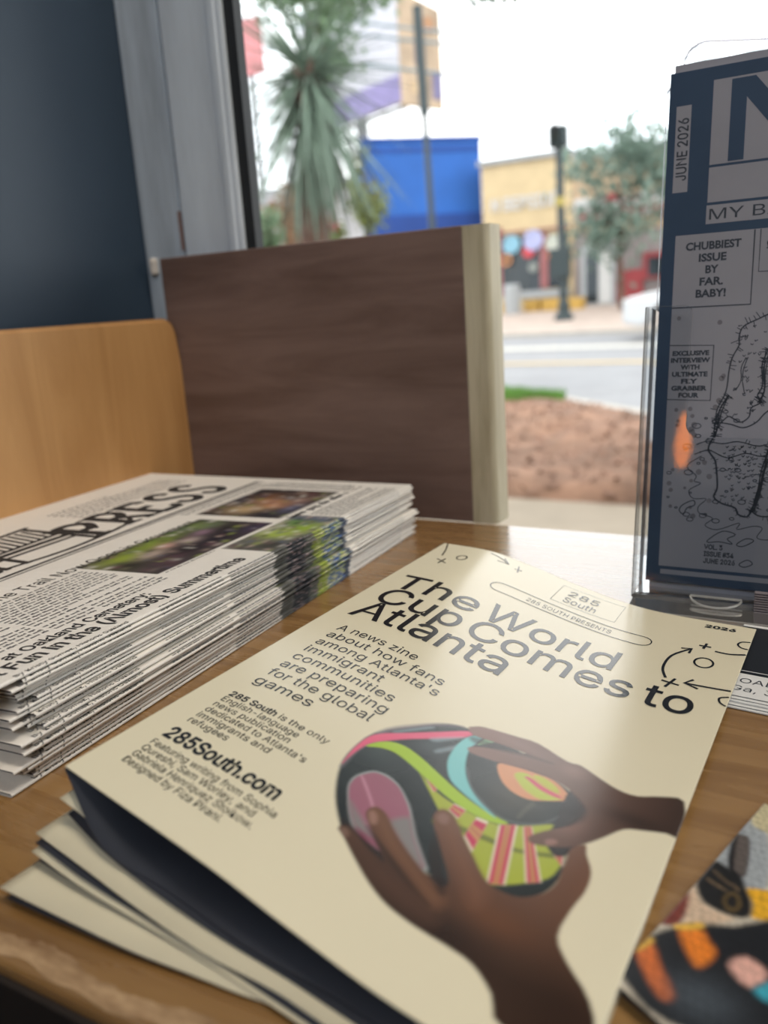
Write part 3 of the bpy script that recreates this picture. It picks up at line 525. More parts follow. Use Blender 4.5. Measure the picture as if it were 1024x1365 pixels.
        L = [greek(6, 60, 62, 66, 3.2, 1.1, rg), greek(66, 30, 122, 66, 2.9, 1.0, rg), greek(34, 20, 64, 60, 2.9, 1.0, rg), greek(88, 19, 122, 27, 2.9, 1.0, rg), greek(228, 2, 292, 19, 2.6, .95, rg), greek(66, 20, 86, 27, 2.9, 1, rg),
             greek(128, 25.4, 160, 27, 2.4, .8, rg), greek(200, 146, 290, 170, 4.6, 1.3, rg), greek(282, 24, 296, 84, 2.8, 1, rg), greek(215, 86, 290, 90, 3, 1, rg)]
        prnt('body_copy', *join2d(L), INK2, 0, 0)
    return o
BYV, BYF = text2d('By Kristy Gomez, Historic Oakland', 1.55, 46, 31, -.25, .004)
BYV, BYF = cut2d(BYV, BYF, 0, .45)
GKV, GKF = [], []
for s in range(3):
    rg = random.Random(40 + s); V, F = join2d([greek(92, -.3, 128, -.2, 9, .55, rg), greek(132, -.6, 170, -.5, 9, .5, rg), greek(232, -.3, 288, -.1, 9, .55, rg)])
    V, F = cut2d(V, F, 0, .4); GKV.append(V); GKF.append(F)
ORD = ['', 'second', 'third', 'fourth', 'fifth', 'sixth', 'seventh', 'eighth', 'ninth', 'tenth', 'eleventh', 'twelfth', 'thirteenth', 'fourteenth', 'fifteenth', 'sixteenth', 'seventeenth', 'eighteenth', 'nineteenth', 'twentieth', 'twenty-first', 'twenty-second', 'twenty-third', 'twenty-fourth']
for k in range(NPAP):
    j = NPAP - 1 - k
    newspaper(k, 'topmost newspaper of the stack, front page with bench masthead and photos showing' if j == 0 else
              'lowest folded newspaper of the stack, lying on the counter' if k == 0 else 'folded newspaper, %s from the top of the stack beside the rack' % ORD[j])

# ------------------------------------------------------------ zines
M_cover = pm('glossy_cream_cover', (255, 255, 255), .22, .012, 30, attr=True, bump=.04, bscale=120, spec=.55)
M_cream = pm('cream_cover_stock', (220, 211, 184), .32, .03, 30, spec=.5)
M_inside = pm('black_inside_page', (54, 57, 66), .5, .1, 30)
INKC = pm('glossy_black_ink', (24, 28, 34), .2, .08, 200, spec=.6)
CREAM = (226, 217, 190)
PW, PH = 139.7, 215.9
TU = [0, .165, .31, .455, .62, .74, 1]
TP = np.array([(-.167, .339, .020), (-.144, .3395, .018), (-.1245, .338, .0135), (-.105, .335, .0086), (-.0825, .331, .0042), (-.066, .327, .0032), (-.031, .322, .003)])
Z1B = ([0, .39, .56, .75, 1], [(-.168, .122, .024), (-.116, .114, .017), (-.0925, .11, .013), (-.067, .106, .009), (-.034, .104, .004)])
def surf(tu, tp, bu, bp):
    def S(x, y):
        u = np.asarray(x, float) / PW; v = (np.asarray(y, float) / PH)[:, None]
        return (1 - v) * herm(tu, tp, u) + v * herm(bu, bp, u)
    return S
def sheet(name, S, nx, ny, mats, parent, th=.00028, paintfn=None):
    """a bent sheet of card: printed upper face, lower face and trimmed edges"""
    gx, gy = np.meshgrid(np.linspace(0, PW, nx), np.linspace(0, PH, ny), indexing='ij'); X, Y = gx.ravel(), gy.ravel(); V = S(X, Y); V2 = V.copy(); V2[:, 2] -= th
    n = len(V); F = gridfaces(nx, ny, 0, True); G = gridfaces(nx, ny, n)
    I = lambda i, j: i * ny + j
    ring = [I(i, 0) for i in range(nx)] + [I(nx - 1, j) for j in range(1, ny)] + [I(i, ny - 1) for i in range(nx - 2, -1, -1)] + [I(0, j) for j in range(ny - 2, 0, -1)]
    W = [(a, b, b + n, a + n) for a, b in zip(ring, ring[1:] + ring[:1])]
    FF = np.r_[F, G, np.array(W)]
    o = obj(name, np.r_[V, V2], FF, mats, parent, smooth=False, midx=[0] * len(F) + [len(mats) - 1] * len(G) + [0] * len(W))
    sm = np.zeros(len(FF), bool); sm[:len(F) + len(G)] = True; o.data.polygons.foreach_set('use_smooth', sm)
    if paintfn is not None:
        C = paintfn(X, Y); setcolor(o, np.r_[C, C])
    return o
def coverart(X, Y):
    C = np.tile(np.array(lin(CREAM)), (len(X), 1)); A = COVER_ART; g = lambda n: [p for q, p in A if q == n]
    def put(n, rgb, soft=.3, alpha=1, grad=None):
        for p in g(n): paint(C, X, Y, p, rgb, soft, alpha, 3, grad)
    def ballshade(x, y):
        base = np.tile(np.array(lin((38, 48, 50))), (len(x), 1)); blob(base, x, y, 62, 156, 6, (64, 78, 78), .6); blob(base, x, y, 72, 143, 5, (66, 80, 86), .6, 4); blob(base, x, y, 100, 147, 8, (72, 70, 60), .7); blob(base, x, y, 74, 178, 12, (24, 30, 32), .8); return base
    put('ball', None, .5, 1, ballshade); put('rim', (128, 120, 128), .8, .8); put('pink_band', (226, 96, 130), .4)
    for p in ([(60.5, 146), (66, 138), (68, 136.5), (62, 145)], [(70, 141), (75.5, 135), (77, 134), (72, 141)], [(74, 144), (80, 134.5), (80.6, 135), (75, 144.5)]): paint(C, X, Y, p, (170, 190, 200), .8, .55)
    put('panel', (168, 178, 62), .35)
    n = np.sin(X * 9.1 + Y * 4.3) * np.sin(X * 3.7 - Y * 7.9); pk = [p for q, p in A if q == 'panel'][0]
    paint(C, X, Y, [(87, 168), (97, 165), (108, 164), (117, 160), (118, 161), (108, 165.4), (97, 167), (88, 170)], (86, 96, 34), .5, .8)
    for p in g('stripe'):
        q = np.array(p); paint(C, X, Y, q, (226, 214, 190), .2, 1, 0); c = q.mean(0)
        k = np.array([q[0] * .88 + q[1] * .12, q[1] * .88 + q[0] * .12, q[2] * .88 + q[3] * .12, q[3] * .88 + q[2] * .12]); paint(C, X, Y, k, (196, 62, 92), .2, 1, 0)
        k = np.array([q[0] * .66 + q[1] * .34, q[1] * .66 + q[0] * .34, q[2] * .66 + q[3] * .34, q[3] * .66 + q[2] * .34]); paint(C, X, Y, k, (196, 140, 92), .2, 1, 0)
        k = np.array([q[0] * .52 + q[1] * .48, q[1] * .52 + q[0] * .48, q[2] * .52 + q[3] * .48, q[3] * .52 + q[2] * .48]); paint(C, X, Y, k, (176, 84, 84), .3, .8, 0)
    put('bottom', (30, 38, 38), .4)
    paint(C, X, Y, [(58, 157), (66, 151.5), (73, 152), (80, 154), (87, 157), (94, 159), (101, 159.4), (94, 160), (86, 158.6), (77, 156.2), (70, 154.4), (62, 155)], (38, 46, 34), .3, .9)
    put('lime_band', (166, 198, 52), .35); put('sole_edge', (150, 158, 158), .35); put('sole', (156, 100, 118), .35)
    put('sole_low', (134, 130, 130), 1.2); put('sole_left', (130, 126, 126), 1.2); put('sole_dark', (122, 52, 78), .9); put('sole_line', (196, 140, 158), .4, .9)
    put('cyan', (124, 198, 200), .35); put('mint', (150, 206, 160), .3); put('ovalring', (88, 96, 98), .4, .8)
    paint(C, X, Y, [(104, 146), (105.4, 146.6), (104.6, 150), (104, 154), (103.2, 153)], (84, 84, 74), .5, .8)
    put('inset', (214, 150, 108), .3); put('inset_l', (184, 194, 74), .3); put('inset_p', (206, 84, 110), .25); put('inset_l2', (186, 190, 70), .3)
    def hr(x, y):
        t = np.clip((x - 78) / 60, 0, 1)[:, None]; a, b, c = [np.array(lin(k)) for k in ((132, 100, 90), (110, 82, 70), (62, 46, 38))]
        s = np.where(t < .5, a + (b - a) * t * 2, b + (c - b) * (t - .5) * 2)
        blob(s, x, y, 109, 127, 4, (150, 116, 104), .5, 3); blob(s, x, y, 115, 148, 4, (140, 100, 88), .6, 5); blob(s, x, y, 130, 138, 8, (48, 36, 30), .7, 3); blob(s, x, y, 90, 125, 8, (140, 108, 98), .4, 2); return s
    paint(C, X, Y, [(111, 135), (117, 139), (120, 146), (120, 156), (117, 161), (113, 158), (112, 148)], (44, 42, 42), .4)
    put('handR', None, .4, 1, hr); put('gapR', (52, 40, 38), .8, .75); put('thumbnailR', (156, 118, 108), .4, .8)
    paint(C, X, Y, [(112, 136.5), (117, 140), (118, 145), (115.5, 149), (114.6, 148), (116.2, 144), (115, 140)], (58, 42, 36), .9, .7)
    def hl(x, y):
        t = np.clip((y - 168) / 30, 0, 1)[:, None]; a, b = np.array(lin((112, 78, 60))), np.array(lin((58, 40, 30))); s = a + (b - a) * t
        blob(s, x, y, 112, 186, 9, (104, 66, 42), .8, 5); blob(s, x, y, 121, 170, 4, (104, 72, 54), .7, 9); blob(s, x, y, 84, 190, 8, (66, 46, 36), .7, 3)
        blob(s, x, y, 104, 196, 10, (44, 30, 24), .8, 5); blob(s, x, y, 132, 200, 9, (48, 32, 24), .8); return s
    paint(C, X, Y, [(69, 184), (78, 186), (90, 186), (99, 183), (101, 188), (92, 190), (80, 190), (72, 188)], (40, 34, 34), .4)
    put('handL', None, .4, 1, hl); put('fing1', (84, 58, 45), 2.2, .7); put('fing2', (122, 84, 60), 2.0, .75); put('fing3', (120, 80, 58), 2.2, .75)
    put('nail1', (136, 108, 94), .6, .6); put('nail2', (156, 118, 104), .6, .8); put('nail3', (140, 106, 94), .6, .8)
    paint(C, X, Y, [(75, 182), (82, 186), (92, 190), (99, 192), (92, 189), (82, 184.6)], (40, 28, 24), .8, .8); paint(C, X, Y, [(89, 172), (95, 179), (100, 186.5), (98, 187), (92, 180)], (40, 28, 24), .8, .7)
    return np.clip(C, 0, 1)
def onpage(name, S, parts, mat, parent, h=.00013, dx=3.5, dy=5):
    V, F = cut2d(*join2d(parts), dx, dy); W = S(V[:, 0], V[:, 1]); W[:, 2] += h
    F = [tuple(reversed(f)) for f in F]
    return obj(name, W, F, mat, parent, kind='stuff')
def T(s, cap, w, x, y, **k):
    V, F = text2d(s, cap, w, 0, 0, **k); V[:, 1] *= -1; return V + [x, y], F
def zine(label, S, Si, pics):
    e = empty('folded_zine', S(np.array([70.]), np.array([110.]))[0] * [1, 1, 0] + [0, 0, float(Si(np.array([139.]), np.array([110.]))[0, 2])], label, 'zine', 'cream zines piled beside the newspapers')
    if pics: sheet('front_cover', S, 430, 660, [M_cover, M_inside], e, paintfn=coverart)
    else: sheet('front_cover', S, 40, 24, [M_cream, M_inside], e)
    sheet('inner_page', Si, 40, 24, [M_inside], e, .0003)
    return e
S1 = surf(TU, TP, *Z1B)
def low(dz, dy, zs): t = TP.copy(); t[:, 2] = t[:, 2] * zs; t[:, 1] += dy; t[:, 0] += .0015; return TU, t
B1i = ([0, .152, .297, .486, .676, 1.], [(-.1679, .1217, .0234), (-.1488, .1142, .0115), (-.1293, .1133, .0075), (-.1037, .1096, .005), (-.0776, .1072, .0035), (-.0375, .1, .0022)])
B2 = ([0., .096, .212, .36, .553, 1.], [(-.1665, .1180, .0178), (-.1548, .1180, .0132), (-.1398, .1158, .0088), (-.1199, .1138, .0058), (-.094, .111, .0033), (-.034, .1005, .0018)])
B2i = ([0., .136, .276, .435, .589, 1.], [(-.1665, .1195, .0125), (-.1500, .1150, .0100), (-.1320, .1120, .0074), (-.1108, .1095, .0047), (-.0896, .1075, .0028), (-.0375, .098, .0014)])
B3 = ([0., .136, .276, .435, .589, 1.], [(-.1702, .1124, .0105), (-.1517, .11, .0084), (-.1325, .1075, .0060), (-.1108, .1051, .0039), (-.0896, .1042, .0024), (-.034, .093, .0011)])
B3i = ([0., .132, .294, .492, 1.], [(-.1688, .111, .0092), (-.1499, .1086, .0068), (-.1282, .1072, .0042), (-.1015, .1047, .0023), (-.0375, .094, .0009)])
B4 = ([0., .132, .294, .492, 1.], [(-.1684, .1093, .0080), (-.1499, .1074, .0056), (-.1282, .1062, .0034), (-.1015, .1037, .0018), (-.034, .093, .0007)])
B4i = ([0., .132, .294, .492, 1.], [(-.1664, .1093, .0062), (-.1485, .108, .0042), (-.1272, .1065, .0026), (-.1005, .104, .0014), (-.0375, .094, .0006)])
B5 = ([0., .162, .304, .407, .475, .61, 1.], [(-.1693, .1003, .0040), (-.1469, .1003, .0030), (-.1271, .1006, .0020), (-.1129, .1016, .0014), (-.1033, .1021, .0011), (-.0846, .1023, .0009), (-.034, .083, .0006)])
B5i = ([0., .162, .304, .407, .475, .61, 1.], [(-.1680, .1008, .0012), (-.1462, .1008, .0011), (-.1264, .1011, .0008), (-.1122, .1021, .0006), (-.1026, .1026, .0005), (-.084, .1028, .0004), (-.0375, .0835, .0003)])
lv = [.97, .74, .62, .50, .40, .30, .21, .13, .05]
def tops(zs, dy): t = TP.copy(); t[:, 2] = np.maximum(t[:, 2] * zs - .0002 * (1 - zs) * 4, .0003 + .0002 * zs); t[:, 1] += dy; t[:, 0] += .001; t[-1, 0] -= .0035; return t
E_ = [tops(v, -.002 - .0012 * i) for i, v in enumerate(lv)]
z1 = zine('topmost cream zine with a football held in two hands on its cover', S1, surf(TU, E_[0], *B1i), True)
zine('cream zine directly under the topmost one, only its corner tip showing', surf(TU, E_[1], *B2), surf(TU, E_[2], *B2i), False)
zine('third cream zine down, its pale lower strip showing under the dark inside page', surf(TU, E_[3], *B3), surf(TU, E_[4], *B3i), False)
zine('fourth cream zine down, a thin dark edge above the lowest zine', surf(TU, E_[5], *B4), surf(TU, E_[6], *B4i), False)
zine('lowest cream zine lying on the counter near its worn front edge', surf(TU, E_[7], *B5), surf(TU, E_[8], *B5i), False)
L = [T(s, 15.2, w, x, y, bold=.006) for s, w, x, y in (('The', 37.3, 6.3, 62.8), ('World', 52.8, 47.4, 62.8), ('Cup', 36.3, 8, 79.3), ('Comes', 62, 48.4, 79.3), ('to', 16.3, 114.3, 79.3), ('Atlanta', 63.5, 7, 95.2))]
onpage('title_lettering', S1, L, INKC, z1)
L = [T(s, 4.5, w, 11.2, 108.9 + 6.52 * i) for i, (s, w) in enumerate((('A news zine', 33.6), ('about how fans', 48), ("among Atlanta's", 49.6), ('immigrant', 32), ('communities', 40.6), ('are preparing', 42.2), ('for the global', 41), ('games', 22.8)))]
onpage('blurb_lettering', S1, L, INKC, z1)
L = [T('285 South', 2.6, 18.6, 10.4, 164.8, bold=.02), T('is the only', 2.6, 18.6, 30.4, 164.8)]
L += [T(s, 2.6, w, 10.4, 168.3 + 3.45 * i) for i, (s, w) in enumerate((('English-language', 30.2), ('news publication', 29.8), ("dedicated to Atlanta's", 38.6), ('immigrants and', 28.4), ('refugees', 15.6)))]
L += [T('285South.com', 5.0, 42.6, 9.8, 191, bold=.025)]
L += [T(s, 2.4, w, 9.8, 195.6 + 3.2 * i) for i, (s, w) in enumerate((('Featuring writing from Sophia', 46.6), ('Qureshi, Sam Worley, and', 42.1), ('Gabriela Henriquez Stoikow.', 44.6), ('Designed by Fiza Pirani.', 37.2)))]
L += [T('2026', 2.7, 11.6, 121.5, 6.9, bold=.04)]
onpage('small_lettering', S1, L, INKC, z1)
def pill(x0, y0, x1, y1): r = (y1 - y0) / 2; c = (y0 + y1) / 2; return [(x0 + r + r * math.cos(a), c + r * math.sin(a)) for a in np.linspace(math.pi / 2, 1.5 * math.pi, 9)] + [(x1 - r + r * math.cos(a), c + r * math.sin(a)) for a in np.linspace(-math.pi / 2, math.pi / 2, 9)]
def ell(cx, cy, rx, ry): return [(cx + rx * math.cos(a), cy + ry * math.sin(a)) for a in np.linspace(0, 2 * math.pi, 24, endpoint=False)]
L = [ribbon(pill(38, 28.2, 106.8, 36.6), .45, True, 0), T('285 SOUTH PRESENTS', 3.3, 36, 55, 34.4, bold=-.004)]
L += [ribbon([(62, 24), (61.6, 6), (89, 5), (89.4, 23), (62, 24)], .22, sub=0), T('285', 5.2, 13.2, 66.2, 14), T('South', 5.2, 14, 66.2, 21.4)]
w = 1.0
for P in ([(2, .6), (5.2, 9.8), (7.1, 17.3)], [(7.3, 22.6), (13.1, 26.2)], [(10.2, 27.8), (10.5, 20.8)], [(23.9, 2.4), (30, 4.6), (35.5, 7.9)], [(31.5, 3.6), (35.5, 7.9), (30, 8.4)], [(39.2, 10.2), (42.6, 9.5)], [(39.7, 6), (41.7, 12.6)],
          [(123, 25.2), (127.3, 25)], [(125.3, 22.4), (124.9, 27.6)], [(118, 57.4), (115.4, 50.2), (115.9, 39.1), (121, 29.8)], [(117.6, 30.9), (121.2, 29.5), (121, 34)], [(117.2, 59.9), (123.3, 60.7)], [(121.2, 56.5), (119.3, 64.1)],
          [(139.3, 56), (132, 57.2), (124.7, 58)], [(126.8, 54.2), (124.5, 58), (129.4, 60)], [(129.1, 27.8), (134.1, 27.9), (139.5, 25.6)]): L.append(ribbon(P, w if P[0][0] > 100 else .6, False, 4 if len(P) > 2 and P[0][0] not in (126.8, 117.6, 31.5) else 0))
L += [ribbon(ell(16, 16, 2.1, 3), .6, True, 0), ribbon(ell(127.3, 39.3, 3.2, 4), .8, True, 0), ribbon([(139.5, 20.8), (137, 20.2), (135.6, 17.8), (136.6, 15), (139.5, 14)], .75), ribbon([(139.4, 67), (137.4, 65.5), (136.8, 62.5), (139.4, 60.5)], .75)]
onpage('drawn_marks', S1, L, INKC, z1)

# ------------------------------------------------------------ acrylic holder with its booklets
M_acr = clear('clear_acrylic', (.97, .98, .985), .03, .9)
M_acre = clear('acrylic_edge', (.88, .88, .88), .10, 1.1, .10, (.8, .79, .77))
TL = math.radians(10); AX = np.array([0, math.sin(TL), math.cos(TL)]); NN = np.array([0, math.cos(TL), -math.sin(TL)])
HP = np.array([-.0816, .350, 0.])
def hp(x, y, d=0): return HP + np.array([x / 1000, 0, 0]) + AX * y / 1000 + NN * d / 1000      # mm across, mm up the slope, mm behind the booklet's front
def HV(V, d): V = np.asarray(V, float); return np.array([hp(a, b, d) for a, b in V])
def slabx(name, x0, x1, y0, y1, d0, d1, mat, parent, r=.0004):
    m = MB(); m.rbox((x0, d0, y0), (x1, d1, y1), r * 1000); return obj(name, [hp(a, c, b) for a, b, c in m.v], m.f, mat, parent)
hold = empty('brochure_holder', (-.01, .37, 0), 'clear acrylic brochure holder leaning back by the window', 'holder')
HW = 145
def outline(name, pts, d0, d1, mat, parent, edge=None):
    n = len(pts); V = [hp(x, y, d0) for x, y in pts] + [hp(x, y, d1) for x, y in pts]
    F = [tuple(range(n))[::-1], tuple(range(n, 2 * n))] + [(i, (i + 1) % n, n + (i + 1) % n, n + i) for i in range(n)]
    return obj(name, V, F, [mat, edge or mat], parent, midx=[0, 0] + [1] * n)
def arc(cx, cy, r, a0, a1, n=6): return [(cx + r * math.cos(math.radians(a)), cy + r * math.sin(math.radians(a))) for a in np.linspace(a0, a1, n)]
fr = [(0, 3), (HW, 3), (HW, 121.5)] + arc(HW - 15, 118.5, 3, 90, 180) + arc(HW - 23, 74, 5, 0, -90) + arc(23, 74, 5, -90, -180) + arc(15, 118.5, 3, 0, 90) + [(0, 121.5)]
outline('front_pocket', fr, -9, -7, M_acr, hold, M_acre)
bk = [(0, 0), (HW, 0), (HW, 212)] + arc(HW - 14, 222, 8, 0, 90) + arc(HW / 2, -20, 245, 85, 95, 5) + arc(14, 222, 8, 90, 180) + [(0, 212)]
outline('back_panel', bk, 9.5, 11.5, M_acr, hold, clear('acrylic_rim', (.5, .48, .52), .2, 1.0, .5, (.30, .28, .31)))
for x in (0, HW - 2): outline('side_wall', [(x, 3), (x + 2, 3), (x + 2, 121.3), (x, 121.3)], -7, 9.5, M_acr, hold, M_acr)
slabx('corner_edge', -.4, 1.1, 1.5, 121.6, -9.3, -7.6, M_acre, hold, .0005); slabx('corner_edge', HW - 1.1, HW + .4, 1.5, 121.6, -9.3, -7.6, M_acre, hold, .0005)
slabx('floor_plate', 0, HW, 1.2, 3, -9, 9.5, M_acre, hold)
V = [(0, -.9, 6.0), (0, 0, 0)]
m = MB()
p0 = hp(0, 0, -9); 
foot = [(p0[1] - .0105, .0002), (p0[1] - .0105, .0014), (p0[1] + .004, .0042), (p0[1] + .055, .0042), (p0[1] + .055, .0002)]
m.prism(foot, 0, HP[0] + .0005, HP[0] + HW / 1000).obj('base_plate', M_acre, hold)
lip = [hp(33.3 + 9.7 * math.cos(a), 5.0 - 3.4 * abs(math.sin(a)), -9.9 - 4 * abs(math.sin(a))) for a in np.linspace(math.pi, 2 * math.pi, 16)]
m = MB(); m.tube(lip + [lip[0]], .00045, 6).obj('thumb_recess_highlight', clear('acrylic_highlight', (.95, .95, .95), .15, 1.3, .32, (.85, .85, .83)), hold)  # milky tube paints the bright highlight along the recess rim
box('front_highlight', (HP[0] + .0007, p0[1] - .0112, .0002), (HP[0] + HW / 1000, p0[1] - .0103, .0017), clear('acrylic_highlight'), hold)  # pale strip standing in for the sky's highlight along the base front
m = MB()
for i in range(9): q = hp(0, 1.0 + i * .95, -10.2); m.rbox((HP[0] + .0475, q[1] - .0012, q[2]), (HP[0] + .075, q[1] + .0012, q[2] + .0006), .0002, 1)
m.obj('ribbed_grip', pm('ribbed_grey_plastic', (120, 112, 116), .35), hold)

M_bk = pm('booklet_paper', (255, 255, 255), .5, .02, 40, attr=False, transl=.0)
M_ppr = pm('grey_booklet_stock', (164, 164, 174), .48, .03, 30, spec=.4, transl=.25)
M_navyp = pm('navy_booklet_border', (60, 81, 108), .42, .06, 30, spec=.45, transl=.25)
INKB = pm('dark_booklet_ink', (44, 52, 64), .5, .05, 100)
INKS = pm('soft_grey_ink', (116, 114, 122), .5, .1, 100)
def booklet(label, x0, y0, d, w=136, h=207.5, face=None):
    e = empty('stapled_booklet', hp(x0 + w / 2, y0, d), label, 'booklet', 'booklets in the acrylic holder')
    slabx('cover', x0, x0 + w, y0, y0 + h, d, d + .5, face, e, .0001); slabx('pages', x0 + .4, x0 + w - .8, y0 + .3, y0 + h - .3, d + .55, d + 2.2, M_bk, e, .0001)
    slabx('back_cover', x0, x0 + w, y0, y0 + h, d + 2.25, d + 2.7, M_ppr, e, .0001); return e
b1 = booklet('front booklet in the holder, navy border and hairy line drawing on its cover', 3.2, 7.8, 0, face=M_navyp)
booklet('second booklet in the holder, showing a strip above the front one', 4.2, 3.4, 3.0, h=216, face=M_ppr)
booklet('rearmost booklet in the holder, behind the other two', 3.8, 3.3, 6.0, h=213, face=M_ppr)
def onb(name, parts, mat, d): V, F = join2d(parts); return obj(name, HV(V, d), F, mat, b1, kind='stuff')
onb('cover_panels', [rect2d(8.4, 14.6, 134, 150.8), rect2d(6.2, 168, 12, 202), rect2d(20, 177.4, 120, 210), rect2d(20, 162.8, 120, 176.4), rect2d(19.8, 154.4, 120, 161.7), rect2d(9.2, 11.2, 134, 13.2), ], M_ppr, -.06)
onb('title_letter', [rect2d(26.8, 178, 32.6, 209.2), (np.array([(32.6, 209.2), (35.5, 209.2), (54.5, 185), (54.5, 178), (51, 178), (32.6, 201.7)], float), [(5, 4, 3, 2, 1, 0)]), rect2d(54.5, 178, 60.3, 209.2)], M_navyp, -.10)
def TB(s, cap, w, x, y, **k): return text2d(s, cap, w, x, y, **k)
J = TB('JUNE 2026', 4.0, 24.5, 0, 0, bold=.012); jv = np.c_[10.9 - J[0][:, 1] * -1 * -1, 172.6 + J[0][:, 0]]; jv[:, 0] = 11.2 - (4.0 - 4.0) - J[0][:, 1] * 1.0 + 0
onb('date_lettering', [(jv, J[1])], INKB, -.12)
onb('strap_lettering', [TB('MY BI', 4.2, 24.6, 21, 156)], INKB, -.12)
L = [ribbon([(8.4, 121.8), (38.4, 121.8), (38.4, 150.6)], .5, sub=0), ribbon([(40.6, 150.6), (40.6, 134.3), (60, 134)], .35, sub=0), ribbon([(8.4, 106.6), (25.6, 106.2), (25.4, 84), (8.4, 84.4)], .4, sub=0)]
for i, (s, w_) in enumerate((('CHUBBIEST', 21), ('ISSUE', 10.5), ('BY', 5), ('FAR.', 9), ('BABY!', 11.5))): L.append(TB(s, 2.9, w_, 23.2, 144.6 - 4.75 * i, bold=.035, align='C', font=False))
for i, (s, w_) in enumerate((('EXCLUSIVE', 14.4), ('INTERVIEW', 15.4), ('WITH', 7.5), ('ULTIMATE', 14), ('FLY', 6.5), ('GRABBER', 14), ('FOUR', 8))): L.append(TB(s, 1.75, w_, 16.8, 102.4 - 2.85 * i, bold=.05, align='C', font=False))
L.append(TB('1', 3, 1.4, 43, 143, bold=.01))
for i, (s, w_) in enumerate((('VOL. 3', 7.2), ('ISSUE #34', 11.6), ('JUNE 2026', 12.2))): L.append(TB(s, 1.9, w_, 26.2, 23.2 - 2.9 * i, bold=.032))
onb('cover_lettering', L, INKB, -.12)
RG = random.Random(11); L = []
def hairy(pts, w, dens, hl, closed=False):
    L.append(ribbon(pts, w)); P = smoothpoly(pts, 6, closed)
    for i in range(0, len(P) - 1):
        if RG.random() < dens:
            d = P[i + 1] - P[i]; q = np.array([-d[1], d[0]]) / (np.linalg.norm(d) + 1e-9); s = RG.choice((-1, 1)); e = P[i] + q * s * hl * (.5 + RG.random()) + (RG.random() - .5, (RG.random() - .5) * 1.5); L.append(ribbon([P[i] - q * s * .3, e], .28, sub=0))
hairy([(62, 121), (55, 121.5), (45, 117.5), (41.8, 116), (36.3, 113.2), (34.9, 109), (35.1, 105.9), (32.9, 101.2), (31.9, 96), (31.2, 87.7), (28.2, 80.2), (28.1, 75.3)], .5, .5, 2.0)
hairy([(46, 104), (44, 98), (44.6, 90), (43, 86), (44.5, 83.3), (41, 81.1), (40.4, 77.6), (37.6, 75.4), (34.7, 76.7), (32.6, 77.6), (30.2, 75.3)], .5, .35, 1.4)
for _ in range(3): hairy([(45 + RG.random() * 2, 104), (43.6 + RG.random() * 2, 96), (44.5 + RG.random(), 88), (42 + RG.random() * 2, 83)], .4, .9, 1.8)
for _ in range(4): hairy([(31 + RG.random() * 1.5, 86), (29 + RG.random() * 1.5, 80), (27.6 + RG.random() * 1.5, 74), (27 + RG.random(), 69)], .45, .9, 1.6)
hairy([(27.2, 68.7), (25.7, 64.2), (28.5, 59.8), (29.4, 55.3), (30, 48.6), (28.9, 44.9), (32, 42.4), (37.1, 40.9), (38.5, 38.3), (41.8, 37.5), (43.3, 40)], .7, .5, .8)
for _ in range(5): hairy([(43 + RG.random() * 1.6, 40), (44.4 + RG.random() * 1.6, 46), (46 + RG.random() * 1.5, 56), (47.6 + RG.random() * 1.5, 63), (50, 70)], .5, .9, 1.4)
hairy([(43.3, 40), (47, 38), (54, 39), (62, 41), (70, 40)], .6, .6, 1)
hairy([(28.1, 75.3), (33.6, 74.5), (38.6, 73.2), (43.3, 75.5), (47.2, 79.9), (56, 84), (66, 85)], .5, .2, .8)
hairy([(21, 66), (25, 67.4), (31, 66.6), (37, 67.6), (45, 66), (52, 69)], .4, .3, .7); hairy([(20.5, 62), (26, 63.8), (33, 61), (40, 63), (46, 62), (52, 65)], .4, .3, .8)
for k in range(6): x = 60 + k * 9; hairy([(x, 116 - k), (x + 3, 100), (x + 1, 84), (x + 4, 60), (x + 2, 44)], .45, .35, 1.6)
L.append(ribbon([(23.3, 61.4), (18.3, 58), (18.4, 55.8), (21.6, 53.2), (20.9, 50.9), (23.5, 50.1), (19.1, 47.1), (20.8, 43.8), (26, 43.9), (23.1, 40.5), (23.7, 37.8), (28.9, 36.1), (26.1, 33), (30.9, 31.5), (39.1, 34.8), (38.4, 32.1), (44.5, 33.9), (47.8, 33.2), (46, 29.5), (50.2, 28.8), (60, 31), (75, 27)], .35))
L.append(ribbon([(21, 43), (17, 41), (15.6, 38.6), (17.4, 37), (18.6, 39.6), (21.5, 41)], .45, True))
for _ in range(46):
    x, y = RG.uniform(10, 62), RG.uniform(28, 80)
    if 8 < x < 24 and y < 33: continue
    r_ = RG.uniform(.35, 1.3); L.append(ribbon(ell(x, y, r_ * 1.3, r_ * .8), .34, True, 0))
for _ in range(90): x, y = RG.uniform(31, 44), RG.uniform(44, 66); L.append(ribbon([(x, y), (x + .5, y - RG.uniform(.2, .7)), (x + 1, y + .2)], .3, sub=2))
for _ in range(40): x, y = RG.uniform(34, 44), RG.uniform(78, 114); L.append(ribbon([(x, y), (x + RG.uniform(-.4, .8), y - RG.uniform(.3, 1.2)), (x + 1, y)], .3, sub=2))
for P in ([(38, 101), (36.4, 97), (36.6, 92), (34.8, 88)], [(37, 92), (37.8, 88.6), (38.2, 86.5)], [(38.6, 101), (37.2, 96), (37.2, 92)]): L.append(ribbon(P, .35))
for P in ([(27.6, 27), (33, 31), (38, 30), (35, 28), (37, 26), (32, 26.6), (28, 26)], [(38.6, 26), (42, 28.6), (45, 28), (41, 25.4)], [(40, 18), (43, 20), (45, 18.6), (42, 17)]): L.append(ribbon(P, .4, True))
onb('line_drawing', L, INKB, -.12)
L = []
